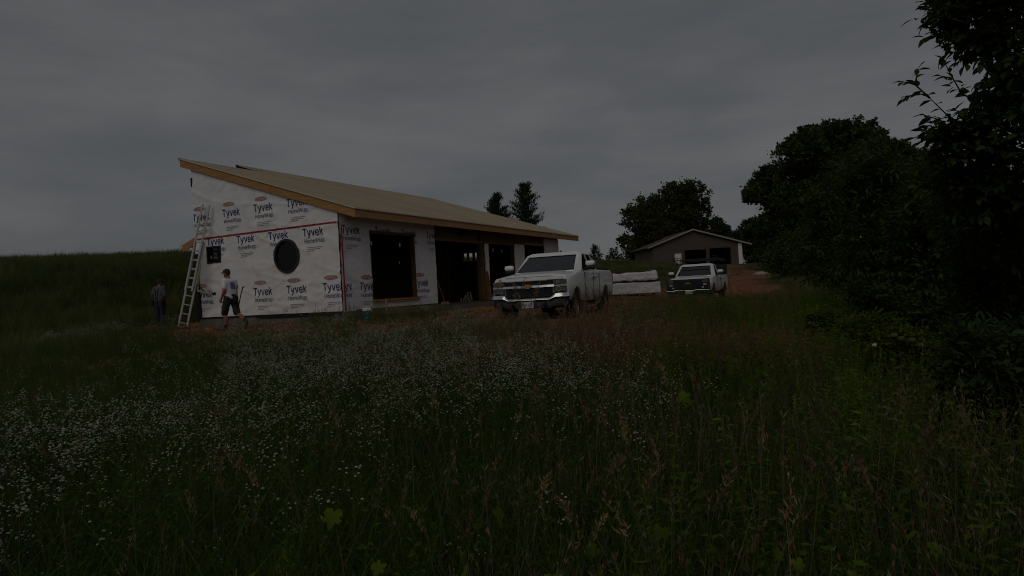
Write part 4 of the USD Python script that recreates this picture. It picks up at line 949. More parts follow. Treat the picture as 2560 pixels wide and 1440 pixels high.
# ---------------------------------------------------------------- trees and shrubs
BARK = M('dark_bark', (.045, .034, .025), (.025, .019, .014), rough=.95, scale=8, stretch=(3, 3, .5), bump=.5, bscale=14)
def leafmat(name, a, b, trans=.25, scale=1.2): return M(name, a, b, rough=.7, scale=scale, detail=5, trans=trans, spec=.05, lo=.40, hi=.62)
OAKLEAF = leafmat('oak_foliage', (.068, .092, .026), (.022, .032, .011), scale=.9)
OAK2 = leafmat('warm_oak_foliage', (.082, .085, .026), (.028, .034, .012), scale=.9)
NEEDLE = leafmat('pine_needles', (0.043, 0.066, 0.035), (0.023, 0.034, 0.022), .1)
NEARLEAF = leafmat('near_leaf', (.052, .082, .024), (.022, .036, .012), .3, 3)
SHRUBLEAF = leafmat('shrub_leaf', (.070, .110, .026), (.024, .042, .012), .25, 2)
YGLEAF = leafmat('yellow_green_leaf', (.125, .160, .018), (.070, .095, .014), .3, 3)

def dirs(r, n):
    v = r.normal(size=(n, 3)); return v / np.linalg.norm(v, axis=1, keepdims=True)

def cards(r, c, size, up_bias=.3, aspect=.6):
    """one folded rhombic leaf spray at each point of c"""
    n = len(c); size = np.broadcast_to(size, (n,))
    d = dirs(r, n); s = dirs(r, n); s[:, 2] += up_bias; s = np.cross(d, np.cross(s, d)) ; s -= 0
    s = np.cross(d, dirs(r, n)); s /= np.maximum(np.linalg.norm(s, axis=1, keepdims=True), 1e-6)
    nrm = np.cross(d, s)
    h = (size / 2)[:, None]
    V = np.stack([c - d * h, c + s * h * aspect + nrm * h * .25, c + d * h, c - s * h * aspect + nrm * h * .25], 1).reshape(-1, 3)
    i = np.arange(n)[:, None] * 4
    return V, np.vstack([np.hstack([i, i + 1, i + 2]), np.hstack([i, i + 2, i + 3])])

def crown_points(r, blobs, n, sub=44, subr=.24, fill=.3):
    """points scattered in tufts over the outside of a few big lobes: uneven outline, gaps, lit and shaded clumps"""
    w = np.array([b[3] ** 2 for b in blobs]); w /= w.sum()
    P = []
    for (x, y, z, rad), k in zip(blobs, r.multinomial(n, w)):
        t = max(6, int(sub)); dd = dirs(r, t); dd[:, 2] = np.where(dd[:, 2] < -.55, -dd[:, 2], dd[:, 2])
        cc = np.array([x, y, z]) + dd * rad * r.uniform(.72, 1.06, (t, 1)); rr = rad * subr * r.uniform(.6, 1.25, t)
        pick = r.integers(0, t, k)
        q = cc[pick] + r.normal(size=(k, 3)) * (rr[pick] * .52)[:, None] * [1, 1, .8]
        inner = r.random(k) < fill
        q[inner] = np.array([x, y, z]) + dirs(r, inner.sum()) * rad * (r.random((inner.sum(), 1)) ** .5) * .8
        P.append(q)
    return np.vstack(P)

def blobs_at(lst, Y, depth=.7, seed=0):
    """lobes given where they are seen in the photograph (x, y, radius in its pixels), set round distance Y at real size"""
    r = np.random.default_rng(seed); out = []
    for px, py, pr in lst:
        rad = pr * Y / FPX; p = at(px, py, Y); out.append((p[0], Y + r.uniform(-depth, depth) * rad * 1.2, p[2], rad))
    return out

def tree(name, label, category, lobes, Y, leaf, n, mat_, seed, trunk_px, group=None, trunk_r=.35, back=True):
    r = np.random.default_rng(seed)
    b = blobs_at(lobes, Y, seed=seed)
    if back: b += [(x, y + rad * 1.1, z - .1 * rad, rad * .9) for x, y, z, rad in b[::2]]
    bx_ = at(trunk_px, 700, Y)[0]; base_ = np.array([bx_, Y, float(gz(bx_, Y)) - .1])
    t = thing(name, label, category, base_, 0, group)
    c = crown_points(r, b, n) - base_
    obj('crown', cards(r, c, leaf * r.uniform(.6, 1.35, len(c))), mat_, t)
    top = np.mean([q[2] for q in b]) - base_[2]
    ms = [tube([(0, 0, -.3), (.02, 0, top * .25), (.1 * trunk_r, 0, top * .6), (.2 * trunk_r, .1, top)], [trunk_r * 1.25, trunk_r * .95, trunk_r * .7, trunk_r * .3], 9)]
    obj('trunk', ms[0], BARK, t, smooth=True)
    for x, y, z, rad in b:
        e = np.array([x, y, z]) - base_; s0 = np.array([0, 0, max(.6, min(top * .7, e[2] * .55))])
        obj('limb', tube([s0, s0 * .5 + e * .5 + [0, 0, .1 * rad], e], [trunk_r * .42, trunk_r * .26, .03 + trunk_r * .06], 6), BARK, t, smooth=True)
    return t

tree('oak_tree', 'broad round oak behind the garage, left of its roof peak', 'tree',
     [(1735, 492, 44), (1690, 505, 48), (1640, 530, 48), (1595, 560, 46), (1700, 575, 62), (1758, 545, 40), (1640, 600, 60), (1575, 620, 34), (1745, 610, 48), (1570, 535, 18), (1610, 640, 45), (1700, 640, 50)], 112, .46, 42000, OAK2, 21, 1650, trunk_r=.5)
tree('small_spruce', 'small dark bushy tree at the right of the garage roof', 'tree', [(1800, 585, 26), (1790, 560, 16), (1830, 600, 22), (1812, 620, 30)], 108, .36, 9000, NEEDLE, 22, 1805, trunk_r=.2)
tree('oak_tree', 'tall wide oak right of the garage, darkest and largest crown in view', 'tree',
     [(2090, 345, 48), (2035, 350, 44), (2130, 350, 46), (1990, 400, 56), (1935, 458, 46), (1900, 482, 34), (1880, 492, 22), (2140, 420, 60), (2060, 430, 80), (1990, 540, 84), (1935, 570, 44), (2100, 500, 105), (2005, 640, 70), (1945, 632, 50), (1970, 690, 40), (2160, 470, 60)], 58, .32, 80000, OAKLEAF, 23, 2050, trunk_r=.55)
tree('small_tree', 'dark round topped tree behind the right end of the garage roof', 'tree', [(1872, 572, 26), (1895, 598, 36), (1865, 600, 20), (1900, 640, 40), (1872, 628, 24), (1878, 655, 28)], 110, .40, 9000, OAKLEAF, 29, 1890, trunk_r=.25)
tree('ash_tree', 'mid height tree with a ragged top right of the largest oak', 'tree', [(2195, 400, 46), (2240, 405, 44), (2290, 430, 50), (2210, 480, 80), (2330, 450, 40), (2200, 350, 22), (2262, 372, 18), (2250, 560, 90)], 33, .24, 40000, OAKLEAF, 24, 2250, trunk_r=.22)
tree('lone_sapling', 'little spindly sapling against the sky right of the near pickup', 'tree', [(1487, 628, 13), (1492, 645, 15), (1480, 646, 10), (1484, 615, 5)], 66, .16, 900, NEEDLE, 25, 1487, trunk_r=.06, back=False)
tree('lone_sapling', 'low ragged sapling beside the big oak trunk left of the garage', 'tree', [(1535, 640, 14), (1522, 648, 10), (1548, 648, 12), (1530, 626, 6), (1542, 622, 5)], 72, .17, 1000, OAKLEAF, 26, 1535, trunk_r=.06, back=False)

def conifer(name, label, px, top_py, half_px, Y, seed, n_lev=17):
    r = np.random.default_rng(seed)
    x = at(px, 600, Y)[0]; g = float(gz(x, Y)); base_ = np.array([x, Y, g - .1]); ztop = at(px, top_py, Y)[2] - base_[2]
    hw = half_px * Y / FPX
    t = thing(name, label, 'tree', base_)
    obj('trunk', tube([(0, 0, -.2), (.05, 0, ztop * .5), (0, 0, ztop * .97)], [.22, .14, .03], 8), BARK, t, smooth=True)
    P = []
    for k in range(n_lev):
        f = k / (n_lev - 1); z = ztop * (.12 + .86 * f); ln = hw * (1.42 - f ** 1.5 * 1.12) * (1 - .35 * max(0, .3 - f) / .3)
        nb = 7 if f < .85 else 5
        for j in range(nb):
            a = r.uniform(0, 2 * np.pi); l = ln * r.uniform(.62, 1.15); rise_ = l * (.35 + .45 * f)
            pts = [np.array([math.cos(a) * l * s, math.sin(a) * l * s, z + rise_ * s ** 1.7 - .12 * l * s]) for s in (0, .5, 1)]
            obj('limb', tube(pts, [.05, .03, .012], 4), BARK, t) if k % 3 == 0 else None
            for s in np.linspace(.18, 1, 9):
                c = np.array([math.cos(a) * l * s, math.sin(a) * l * s, z + rise_ * s ** 1.7 - .12 * l * s])
                P.append(c + r.normal(size=(9, 3)) * [.17, .17, .10])
    P = np.vstack(P); n = len(P); d = dirs(r, n) * .55 + np.array([0, 0, .85]) + P * [.16 / hw, .16 / hw, 0] * 2; d /= np.linalg.norm(d, axis=1, keepdims=True)
    s = np.cross(d, dirs(r, n)); s /= np.linalg.norm(s, axis=1, keepdims=True); L = r.uniform(.22, .42, (n, 1)); w = .055
    V = np.stack([P - s * w, P + s * w, P + d * L], 1).reshape(-1, 3)
    obj('needles', (V, np.arange(3 * n).reshape(-1, 3)), NEEDLE, t)
conifer('pine_tree', 'taller right one of two pines behind the house roof', 1318, 464, 42, 82, 31)
conifer('pine_tree', 'shorter left one of two pines behind the house roof', 1247, 489, 34, 84, 32)

# --- leaves with a midrib, grown on twigs
def leaf(r, base_, d, L, w=.40, droop=.25):
    d = d / np.linalg.norm(d); s = np.cross(d, [0, 0, 1.0]); s = s / max(np.linalg.norm(s), 1e-6); s = s + r.normal(size=3) * .35; s -= d * (s @ d); s /= np.linalg.norm(s); n = np.cross(s, d)
    prof = [(0, 0), (.22, .62), (.48, 1.0), (.75, .66), (1, 0)]
    V = []
    for t, q in prof:
        c = base_ + d * L * t - n * droop * L * t * t
        V += [c - s * q * w * L / 2 + n * q * .08 * L, c, c + s * q * w * L / 2 + n * q * .08 * L]
    F = []
    for i in range(4):
        a = i * 3
        for k in (0, 1): F += [[a + k, a + k + 1, a + 3 + k + 1], [a + k, a + 3 + k + 1, a + 3 + k]]
    return np.array(V), np.array(F)

def twig(r, a, b, nl, L, w=.42):
    """leaves down a twig from a to b, alternately left and right, with one at the tip"""
    a, b = np.array(a, float), np.array(b, float); d = (b - a) / np.linalg.norm(b - a); out = []
    s = np.cross(d, [0, 0, 1.0]); s /= max(np.linalg.norm(s), 1e-6)
    for k in range(nl):
        t = (k + .6) / nl; sg = 1 if k % 2 else -1
        dd = d * .55 + s * sg * .8 + np.array([0, 0, -.25]) + r.normal(size=3) * .28
        out.append(leaf(r, a + (b - a) * t, dd, L * r.uniform(.7, 1.15), w))
    out.append(leaf(r, b, d + r.normal(size=3) * .2, L * r.uniform(.8, 1.1), w))
    return out

def join_leaves(ls):
    V, F, o = [], [], 0
    for v, f in ls: V.append(v); F.append(f + o); o += len(v)
    return np.vstack(V), np.vstack(F)

r = np.random.default_rng(41)
YN = 5.3
nb0 = np.array([5.35, 5.9, float(gz(5.35, 5.9)) - .1])
near = thing('leafy_tree', 'near tree leaning in at the right edge, its leaves dark against the sky', 'tree', nb0)
obj('trunk', tube([(0, 0, -.2), (-.1, -.05, 1.2), (-.25, -.1, 2.4), (-.3, -.15, 3.6), (-.35, -.1, 4.6)], [.13, .11, .085, .06, .025], 9), BARK, near, smooth=True)
nblobs = blobs_at([(2400, 22, 46), (2470, 30, 80), (2570, 50, 110), (2450, 110, 42), (2525, 160, 92), (2620, 190, 120), (2475, 235, 55), (2550, 290, 105), (2425, 312, 45), (2375, 330, 26), (2465, 375, 80), (2570, 410, 130), (2395, 372, 30), (2640, 520, 150), (2500, 480, 90), (2450, -60, 70), (2560, -80, 120)], YN, .9, 5)
rest = []
for x, y, z, rad in nblobs:
    c = np.array([x, y, z]); e = c - nb0
    obj('branch', tube([np.array([-.25, -.1, max(1.2, e[2] - .6)]), e * [.5, .5, .75] + [0, 0, .2 * rad], e], [.03, .018, .006], 5), BARK, near, smooth=True)
    for k in range(int(26 + 800 * rad ** 2)):
        p = c + dirs(r, 1)[0] * rad * r.uniform(.25, 1.0) ** .6; d = dirs(r, 1)[0] * [1, 1, .6] + np.array([-.3, -.1, .05]); d /= np.linalg.norm(d)
        rest += twig(r, p - nb0 - d * .10, p - nb0 + d * .14, 5, .10, .50)
obj('foliage', join_leaves(rest), NEARLEAF, near, smooth=False)
tag(stage.GetPrimAtPath(str(near.GetPath()) + '/foliage'), kind='stuff')
def outline_twig(pts, nl, L=.10):
    P = [at(px, py, YN - .15 + q) - nb0 for px, py, q in pts]
    obj('twig', tube(P, np.linspace(.008, .003, len(P)), 5), BARK, near, smooth=True)
    for a, b in zip(P[:-1], P[1:]):
        for v, f in twig(r, a, b, nl, L, .5): obj('leaf', (v, f), NEARLEAF, near)
outline_twig([(2440, 330, .3), (2370, 290, .1), (2325, 246, 0)], 4)
outline_twig([(2325, 246, 0), (2288, 212, 0), (2262, 205, 0)], 3, .09)
outline_twig([(2288, 212, 0), (2292, 190, .02), (2296, 172, .04)], 2, .085)
outline_twig([(2300, 235, 0), (2272, 240, -.05), (2254, 250, -.05)], 2, .08)
outline_twig([(2460, 260, .2), (2405, 235, .05), (2382, 196, 0), (2358, 150, 0)], 2, .085)
outline_twig([(2382, 196, 0), (2352, 190, 0)], 3, .08)
outline_twig([(2440, 150, .2), (2400, 120, 0), (2372, 100, 0)], 3)
outline_twig([(2420, 60, .1), (2372, 45, 0), (2336, 40, 0)], 3)
outline_twig([(2400, 20, .1), (2362, 12, 0), (2345, -4, 0)], 3)
outline_twig([(2400, 340, .1), (2350, 300, 0), (2312, 288, 0)], 3)
outline_twig([(2370, 350, .1), (2330, 330, 0), (2305, 326, 0)], 2)
outline_twig([(2420, 380, .1), (2370, 368, 0), (2330, 352, 0)], 3)
outline_twig([(2430, 90, .1), (2395, 90, 0), (2366, 96, 0)], 3)

def shrub(name, label, lobes, Y, leafL, n_twig, mat_, seed, w=.45, stems=7, big=0, cat_='shrub'):
    r = np.random.default_rng(seed); b = blobs_at(lobes, Y, .6, seed)
    cx = float(np.mean([q[0] for q in b])); base_ = np.array([cx, Y, float(gz(cx, Y)) - .05])
    t = thing(name, label, cat_, base_)
    wts = np.array([q[3] ** 2 for q in b]); wts /= wts.sum(); ls = []; bigl = []
    for (x, y, z, rad), k in zip(b, r.multinomial(n_twig, wts)):
        for _ in range(k):
            p = np.array([x, y, z]) + dirs(r, 1)[0] * rad * r.uniform(.1, 1) ** .45; d = dirs(r, 1)[0] + np.array([0, -.3, .35]); d /= np.linalg.norm(d)
            g = twig(r, p - base_, p - base_ + d * leafL * 2.6, 5, leafL, w)
            ls += g
    if big:
        for k in range(big):
            x, y, z, rad = b[int(r.integers(len(b)))]; p = np.array([x, y, z]) + np.array([r.uniform(-.8, .8), -.9, r.uniform(-.3, .7)]) * rad
            v, f = leaf(r, p - base_, np.array([r.normal(), -.3, .1 + .3 * r.normal()]), leafL * 1.25, w); obj('leaf', (v, f), mat_, t)
    obj('foliage', join_leaves(ls), mat_, t); tag(stage.GetPrimAtPath(str(t.GetPath()) + '/foliage'), kind='stuff')
    for k in range(stems):
        x, y, z, rad = b[k % len(b)]; e = np.array([x, y, z]) - base_; s0 = np.array([r.normal() * .15, r.normal() * .15, -.1])
        obj('stem', tube([s0, s0 * .4 + e * .6 - [0, 0, .1], e], [.03, .02, .008], 5), BARK, t)
    return t
shrub('bush', 'dark low bush under the left edge of the largest oak', [(1955, 660, 36), (2000, 690, 46), (1925, 650, 22), (2050, 700, 55), (1990, 620, 50)], 40, .20, 1100, SHRUBLEAF, 51)
shrub('bush', 'dark bush between the largest oak and the drooping sumac', [(2080, 560, 70), (2060, 640, 75), (2120, 690, 70), (2040, 500, 40), (2140, 620, 60)], 21, .15, 1500, SHRUBLEAF, 52)
shrub('sumac', 'tall shrub with long drooping leaves, centre of the dark thicket', [(2160, 440, 60), (2120, 480, 46), (2180, 540, 80), (2240, 470, 60), (2170, 640, 85), (2250, 600, 80), (2140, 700, 50)], 13.5, .15, 2200, SHRUBLEAF, 53, w=.30, big=24)
shrub('bush', 'dense dark bush at the right, below the hanging tree leaves', [(2330, 500, 80), (2300, 590, 80), (2380, 620, 90), (2310, 700, 80), (2400, 520, 80), (2390, 740, 80)], 10, .11, 2300, SHRUBLEAF, 54)
shrub('bush', 'large leaved bush at the right edge beside the near tree', [(2470, 560, 90), (2540, 640, 110), (2440, 680, 80), (2480, 790, 100), (2570, 820, 120)], 7, .085, 2500, NEARLEAF, 55, big=20)
shrub('bush', 'low leafy bush at the foot of the dark thicket', [(2260, 790, 44), (2330, 810, 54), (2200, 770, 36), (2400, 850, 60), (2150, 750, 30)], 9.5, .09, 1300, SHRUBLEAF, 56)
shrub('bush', 'broad leaved bush in the near right corner, almost black', [(2480, 960, 90), (2560, 1060, 120), (2440, 900, 60), (2590, 930, 120), (2540, 1200, 130), (2600, 1340, 150)], 4.4, .075, 2300, NEARLEAF, 57, big=22)
ys = shrub('flowering_bush', 'yellow green bush with rounded flower heads beside the dark hollow', [(2235, 850, 30), (2275, 860, 34), (2310, 880, 30), (2200, 862, 18)], 6.6, .05, 420, YGLEAF, 58, w=.5)
for px, py in ((2186, 863), (2236, 838), (2252, 846), (2281, 850), (2300, 862)):
    p = at(px, py, 6.35); bb = ys.GetAttribute('xformOp:translate').Get()
    m = trimesh.creation.icosphere(2, .022 if px == 2186 else .034); m.vertices *= [1, 1, .7]; m.vertices += m.vertex_normals * ((meshkit.noise(m.vertices * 90, 3) - .5) * .014)[:, None]
    obj('flower_head', m.apply_translation(p - np.array(bb)), M('flower_%d' % px, (.52, .52, .44) if px == 2186 else (.10, .10, .03), rough=.9, scale=40), ys)

for k, (lobes_, Y_, lab_) in enumerate((([(2075, 815, 34), (2120, 805, 30), (2040, 800, 24)], 9.4, 'low yellow green bush nearest the drive, on the slope below the dark thicket'),
                                        ([(2150, 835, 32), (2190, 825, 28)], 8.2, 'small yellow green bush between two others on the slope at the right'),
                                        ([(2110, 775, 30), (2170, 780, 34), (2215, 790, 26)], 11.5, 'wide pale green bush at the foot of the dark thicket'))):
    shrub('low_bush', lab_, lobes_, Y_, .055, 620, YGLEAF, 71 + k, w=.5, stems=5)
# ---------------------------------------------------------------- meadow: things nobody could count, as instanced stuff
GRASSA = M('meadow_grass', (.085, .135, .020), (.042, .070, .011), rough=.6, scale=.45, trans=.45, rnd=.30, spec=.04)
GRASSD = M('broad_grass', (.085, .135, .045), (.050, .085, .026), rough=.5, scale=.6, trans=.40, rnd=.3, spec=.18)
GRASSB = M('brownish_grass', (.145, .115, .045), (.075, .078, .024), rough=.7, scale=.6, trans=.42, rnd=.3, spec=.03)
GRASSC = M('hill_grass', (.150, .170, .060), (.058, .076, .026), rough=.65, scale=.35, trans=.45, rnd=.3, spec=.03)
FORB = M('goldenrod_leaf', (.135, .19, .022), (.085, .125, .016), rough=.6, scale=.6, trans=.45, rnd=.25, spec=.04)
STRAW = M('straw_stem', (.13, .10, .055), (.075, .065, .030), rough=.8, scale=2, rnd=.35)
FORB2 = M('dull_weed_leaf', (.075, .115, .018), (.036, .058, .011), rough=.7, scale=.6, trans=.35, rnd=.35, spec=.03)
SEED = M('dry_seed_head', (0.204, 0.140, 0.072), (0.128, 0.081, 0.043), rough=.8, scale=8, rnd=.25)
REDSEED = M('reddish_seed_head', (.215, .115, .062), (.12, .066, .036), rough=.8, scale=4, rnd=.3)
PETAL = M('cream_petal', (0.391, 0.391, 0.306), (0.289, 0.306, 0.230), rough=.8, scale=30, rnd=.18)
VINE = M('vine_leaf', (.115, .165, .014), (.044, .075, .008), spec=.06, rough=.7, scale=9, trans=.3)

def blades(r, n, h0, h1, w, spread, lean, seg=3):
    V, F = [], []
    for _ in range(n):
        a = r.uniform(0, 2 * np.pi); h = r.uniform(h0, h1); p = np.array([r.normal() * spread, r.normal() * spread, -.06]); ld = np.array([math.cos(a), math.sin(a), 0]); sd_ = np.array([-ld[1], ld[0], 0]); b = r.uniform(.15, 1) * lean; o = len(V)
        for k in range(seg + 1):
            t = k / seg; c = p + np.array([0, 0, h * (t - .18 * b * t * t)]) + ld * h * b * t * t
            ww = w * (1 - t ** 1.6) * r.uniform(.9, 1.1)
            if k < seg: V += [c - sd_ * ww / 2, c + sd_ * ww / 2]
            else: V.append(c)
        for k in range(seg - 1): F += [[o + 2 * k, o + 2 * k + 1, o + 2 * k + 3], [o + 2 * k, o + 2 * k + 3, o + 2 * k + 2]]
        F.append([o + 2 * seg - 2, o + 2 * seg - 1, o + 2 * seg])
    return np.array(V), np.array(F)

def merge(*ms):
    V, F, o = [], [], 0
    for v, f in ms: V.append(v); F.append(np.asarray(f) + o); o += len(v)
    return np.vstack(V), np.vstack(F)

def stemq(a, b, w):
    a, b = np.array(a, float), np.array(b, float)
    return np.vstack([[a + [-w, 0, 0], a + [w, 0, 0], b + [w * .5, 0, 0], b - [w * .5, 0, 0]], [a + [0, -w, 0], a + [0, w, 0], b + [0, w * .5, 0], b - [0, w * .5, 0]]]), np.array([[0, 1, 2], [0, 2, 3], [4, 5, 6], [4, 6, 7]])

def panicle(r, h, nsp, ln, droop):
    ms = [stemq((0, 0, -.05), (droop * .35, 0, h), .0016)]
    V, F = [], []
    for k in range(nsp):
        t = r.uniform(0, 1); c = np.array([droop * (.35 + .65 * t), 0, h - .02 + ln * (t - .35 * droop * t * t)]); d = np.array([r.normal() * .45 + .2 * droop, r.normal() * .45, .9]); d /= np.linalg.norm(d)
        L = r.uniform(.02, .045) * (1.15 - .5 * t); p0 = c + np.array([r.normal(), r.normal(), 0]) * .012 * (1.2 - t); s = np.cross(d, dirs(r, 1)[0]); s /= np.linalg.norm(s); o = len(V)
        V += [p0, p0 + d * L * .5 + s * .0042, p0 + d * L, p0 + d * L * .5 - s * .0042]; F += [[o, o + 1, o + 2], [o, o + 2, o + 3]]
    return merge(*ms, (np.array(V), np.array(F)))

def forb(r, h, n=30, L0=.062, up=.55):
    """an upright leafy stem: small leaves all the way up, crowded at the top"""
    lean_ = r.normal(size=2) * .10
    tip = np.array([lean_[0] * h, lean_[1] * h, h])
    ms = [stemq((0, 0, -.05), tip, .0022)]
    V, F = [], []
    for k in range(n):
        t = .12 + .88 * (k / (n - 1)) ** .8; a = k * 2.4 + r.normal() * .5; L = L0 * (1.3 - .75 * t) * r.uniform(.6, 1.35); d = np.array([math.cos(a), math.sin(a), up * r.uniform(-.3, 1.4)]); d /= np.linalg.norm(d)
        s = np.cross(d, [0, 0, 1.0]); s /= max(np.linalg.norm(s), 1e-6); s = s * math.cos(.5 * r.normal()) + np.cross(s, d) * math.sin(.6 * r.normal()); c = tip * t; o = len(V); w = L * r.uniform(.10, .18)
        V += [c, c + d * L * .45 + s * w, c + d * L - [0, 0, .12 * L], c + d * L * .45 - s * w]; F += [[o, o + 1, o + 2], [o, o + 2, o + 3]]
    return merge(*ms, (np.array(V), np.array(F)))

def dry_stems(r, n, h0, h1):
    ms = []
    for _ in range(n):
        o = np.array([r.normal() * .10, r.normal() * .10, 0]); h = r.uniform(h0, h1); e = o + np.array([r.normal() * .14 * h, r.normal() * .14 * h, h]); m_ = (o + e) / 2 - np.array([r.normal() * .03, r.normal() * .03, 0])
        ms += [stemq(o - [0, 0, .05], m_, .0016), stemq(m_, e, .0013)]
        V, F = [], []
        for k in range(7):
            c = e - (e - m_) * .28 * r.random(); d = np.array([r.normal() * .4, r.normal() * .4, .9]); q = np.cross(d, dirs(r, 1)[0]); q /= np.linalg.norm(q); L = r.uniform(.015, .035); i = len(V); V += [c, c + d * L * .5 + q * .003, c + d * L, c + d * L * .5 - q * .003]; F += [[i, i + 1, i + 2], [i, i + 2, i + 3]]
        ms.append((np.array(V), np.array(F)))
    return merge(*ms)

_ico = trimesh.creation.icosphere(1, 1.0)
def flower(r, h, nst, rad=.0068):
    st_, hd = [], []
    for k in range(nst):
        a = r.uniform(0, 2 * np.pi); e = np.array([math.cos(a) * r.uniform(.02, .14), math.sin(a) * r.uniform(.02, .14), h * r.uniform(.72, 1.05)])
        st_.append(stemq((0, 0, -.05), e, .0017))
        for q in range(int(r.integers(1, 4))):
            c = e + (r.normal(size=3) * [.022, .022, .014] if q else 0); s = rad * r.uniform(.7, 1.25)
            hd.append((_ico.vertices * [s, s, s * .62] + c, _ico.faces))
        for q in range(2):
            t = r.uniform(.3, .8); d = dirs(r, 1)[0] * [1, 1, .3]; s = np.cross(d, [0, 0, 1.0]); c = e * t
            st_.append((np.array([c, c + d * .03 + s * .006, c + d * .06, c + d * .03 - s * .006]), np.array([[0, 1, 2], [0, 2, 3]])))
    return merge(*st_), merge(*hd)

def instancer(name, label, category, protos, pos, idx, scale, yaw, tilt=.12, seed=0):
    """protos: list of [(part name, mesh, material), ...]"""
    r = np.random.default_rng(seed); path = numbered('/World', name)
    pi = UsdGeom.PointInstancer.Define(stage, path); targets = []
    for parts in protos:
        x = UsdGeom.Xform.Define(stage, numbered(path, 'plant'))
        for nm, mesh, mt in parts: usdkit.mesh(stage, str(x.GetPath()) + '/' + nm, mesh, mt)
        targets.append(x.GetPath())
    pi.CreatePrototypesRel().SetTargets(targets)
    n = len(pos)
    pi.CreatePositionsAttr(Vt.Vec3fArray.FromNumpy(np.asarray(pos, np.float32)))
    pi.CreateProtoIndicesAttr(Vt.IntArray.FromNumpy(np.asarray(idx, np.int32)))
    pi.CreateScalesAttr(Vt.Vec3fArray.FromNumpy(np.repeat(np.asarray(scale, np.float32)[:, None], 3, 1)))
    tx, ty = r.normal(size=n) * tilt, r.normal(size=n) * tilt
    cz, sz = np.cos(yaw / 2), np.sin(yaw / 2)
    q = np.c_[sz, tx / 2, ty / 2, cz]                # small tilt, any yaw
    w, x, y, z = cz, tx / 2 * cz + ty / 2 * sz, ty / 2 * cz - tx / 2 * sz, sz
    q = np.c_[x, y, z, w]; q /= np.linalg.norm(q, axis=1, keepdims=True)
    pi.CreateOrientationsAttr(Vt.QuathArray([Gf.Quath(float(a[3]), float(a[0]), float(a[1]), float(a[2])) for a in q]))
    tag(pi.GetPrim(), label, category, None, 'stuff')
    return pi

FOOT = unary_union([Polygon([H(a, b, 0)[:2] for a, b in ((-.15, -.25), (17.6, -.25), (17.6, 8.3), (-.15, 8.3))]),
                    affinity.translate(affinity.rotate(sbox(-1.1, -.1, 1.1, 5.95), -19.6, origin=(0, 0)), TRUCK[0], TRUCK[1]), affinity.translate(affinity.rotate(sbox(-1.1, -.1, 1.1, 5.6), -26, origin=(0, 0)), 7.72, 29.0),
                    sbox(sx - 1.9, sy - .8, sx + 1.9, sy + .8), sbox(gl0[0] - .3, 91, gl0[0] + GW + .6, 102), Point(px_, py_).buffer(.5), Point(px2, py2).buffer(.4), Point(*base(.50, -.50)[:2]).buffer(.45), LineString([base(.50, -.50)[:2], base(.2, -2.2)[:2]]).buffer(.3)])
def scatter(r, n, r0, r1, a0, a1, power=1.0):
    """points on the ground between two distances and two bearings (degrees right of straight ahead)"""
    d = r0 + (r1 - r0) * r.random(n) ** power; a = np.radians(r.uniform(a0, a1, n))
    x, y = d * np.sin(a), d * np.cos(a)
    return x, y
def clear(x, y, soil_max=.35, r=None):
    ok = ~shapely.contains_xy(FOOT, x, y); k = dirt(x, y)
    return ok & ((k < soil_max) | ((r.random(len(x)) < .004 + .03 * (k < .97)) if r is not None else False))
noise2 = lambda x, y, s, sd: meshkit.fbm(np.stack([np.asarray(x) * s, np.asarray(y) * s, 0 * np.asarray(x)], -1), 3, sd)

r = np.random.default_rng(61)
tufts = [[('blades', blades(r, 17, .30, .72, .0052, .06, .55), GRASSA)] for _ in range(5)] + [[('blades', blades(r, 15, .30, .66, .0048, .06, .6), GRASSB)] for _ in range(2)] + [[('blades', blades(r, 12, .45, .9, .0065, .05, .75, 4), GRASSA)] for _ in range(2)] + [[('dry_stems', dry_stems(r, 7, .45, .85), STRAW)] for _ in range(3)] + [[('leafy_stems', merge(forb(r, .5), (lambda vf: (vf[0] + [.1, .04, 0], vf[1]))(forb(r, .62, 26, .05))), FORB2)] for _ in range(3)] + [[('broad_blades', blades(r, 9, .35, .8, .011, .05, 1.15, 4), GRASSD)] for _ in range(3)]
x, y = scatter(r, 25000, .75, 21, -58, 58)
k = clear(x, y, .35, r); x, y = x[k], y[k]
d_0 = np.hypot(x, y); nn = noise2(x, y, .5, 5); idx = r.integers(0, 5, len(x)); brown = r.random(len(x)) < np.clip((nn - .52) * 2.2 + .26 * np.clip((np.hypot(x, y) - 8) / 5, 0, 1), .03, .8); idx[brown] = r.integers(5, 7, brown.sum()); tall = (~brown) & (r.random(len(x)) < .16); idx[tall] = r.integers(7, 9, tall.sum()); u_ = r.random(len(x)); k = u_ < np.where(x > .5, .12, .065); idx[k] = r.integers(9, 12, k.sum()); k = (u_ > .80); idx[k] = r.integers(12, 15, k.sum()); k = (u_ > .60) & (u_ < .72) & (d_0 < 12); idx[k] = r.integers(15, 18, k.sum())
d_ = np.hypot(x, y); sc = r.uniform(.75, 1.25, len(x)) * (1 + .25 * np.clip((d_ - 6) / 12, 0, 1)) * np.where(d_ < 2.2, .9, 1) * (1 - .36 * np.clip((d_ - 8) / 5, 0, 1))
ahead = (np.abs(np.degrees(np.arctan2(x, y)) - 2.5) < 6) & (d_ > 9.5); sc = sc * np.where(ahead, .48, 1)
instancer('meadow_grass', 'tall mixed grass filling the near meadow', 'grass', tufts, np.c_[x, y, gz(x, y)], idx, sc, r.uniform(0, 6.28, len(x)), .14, 1)

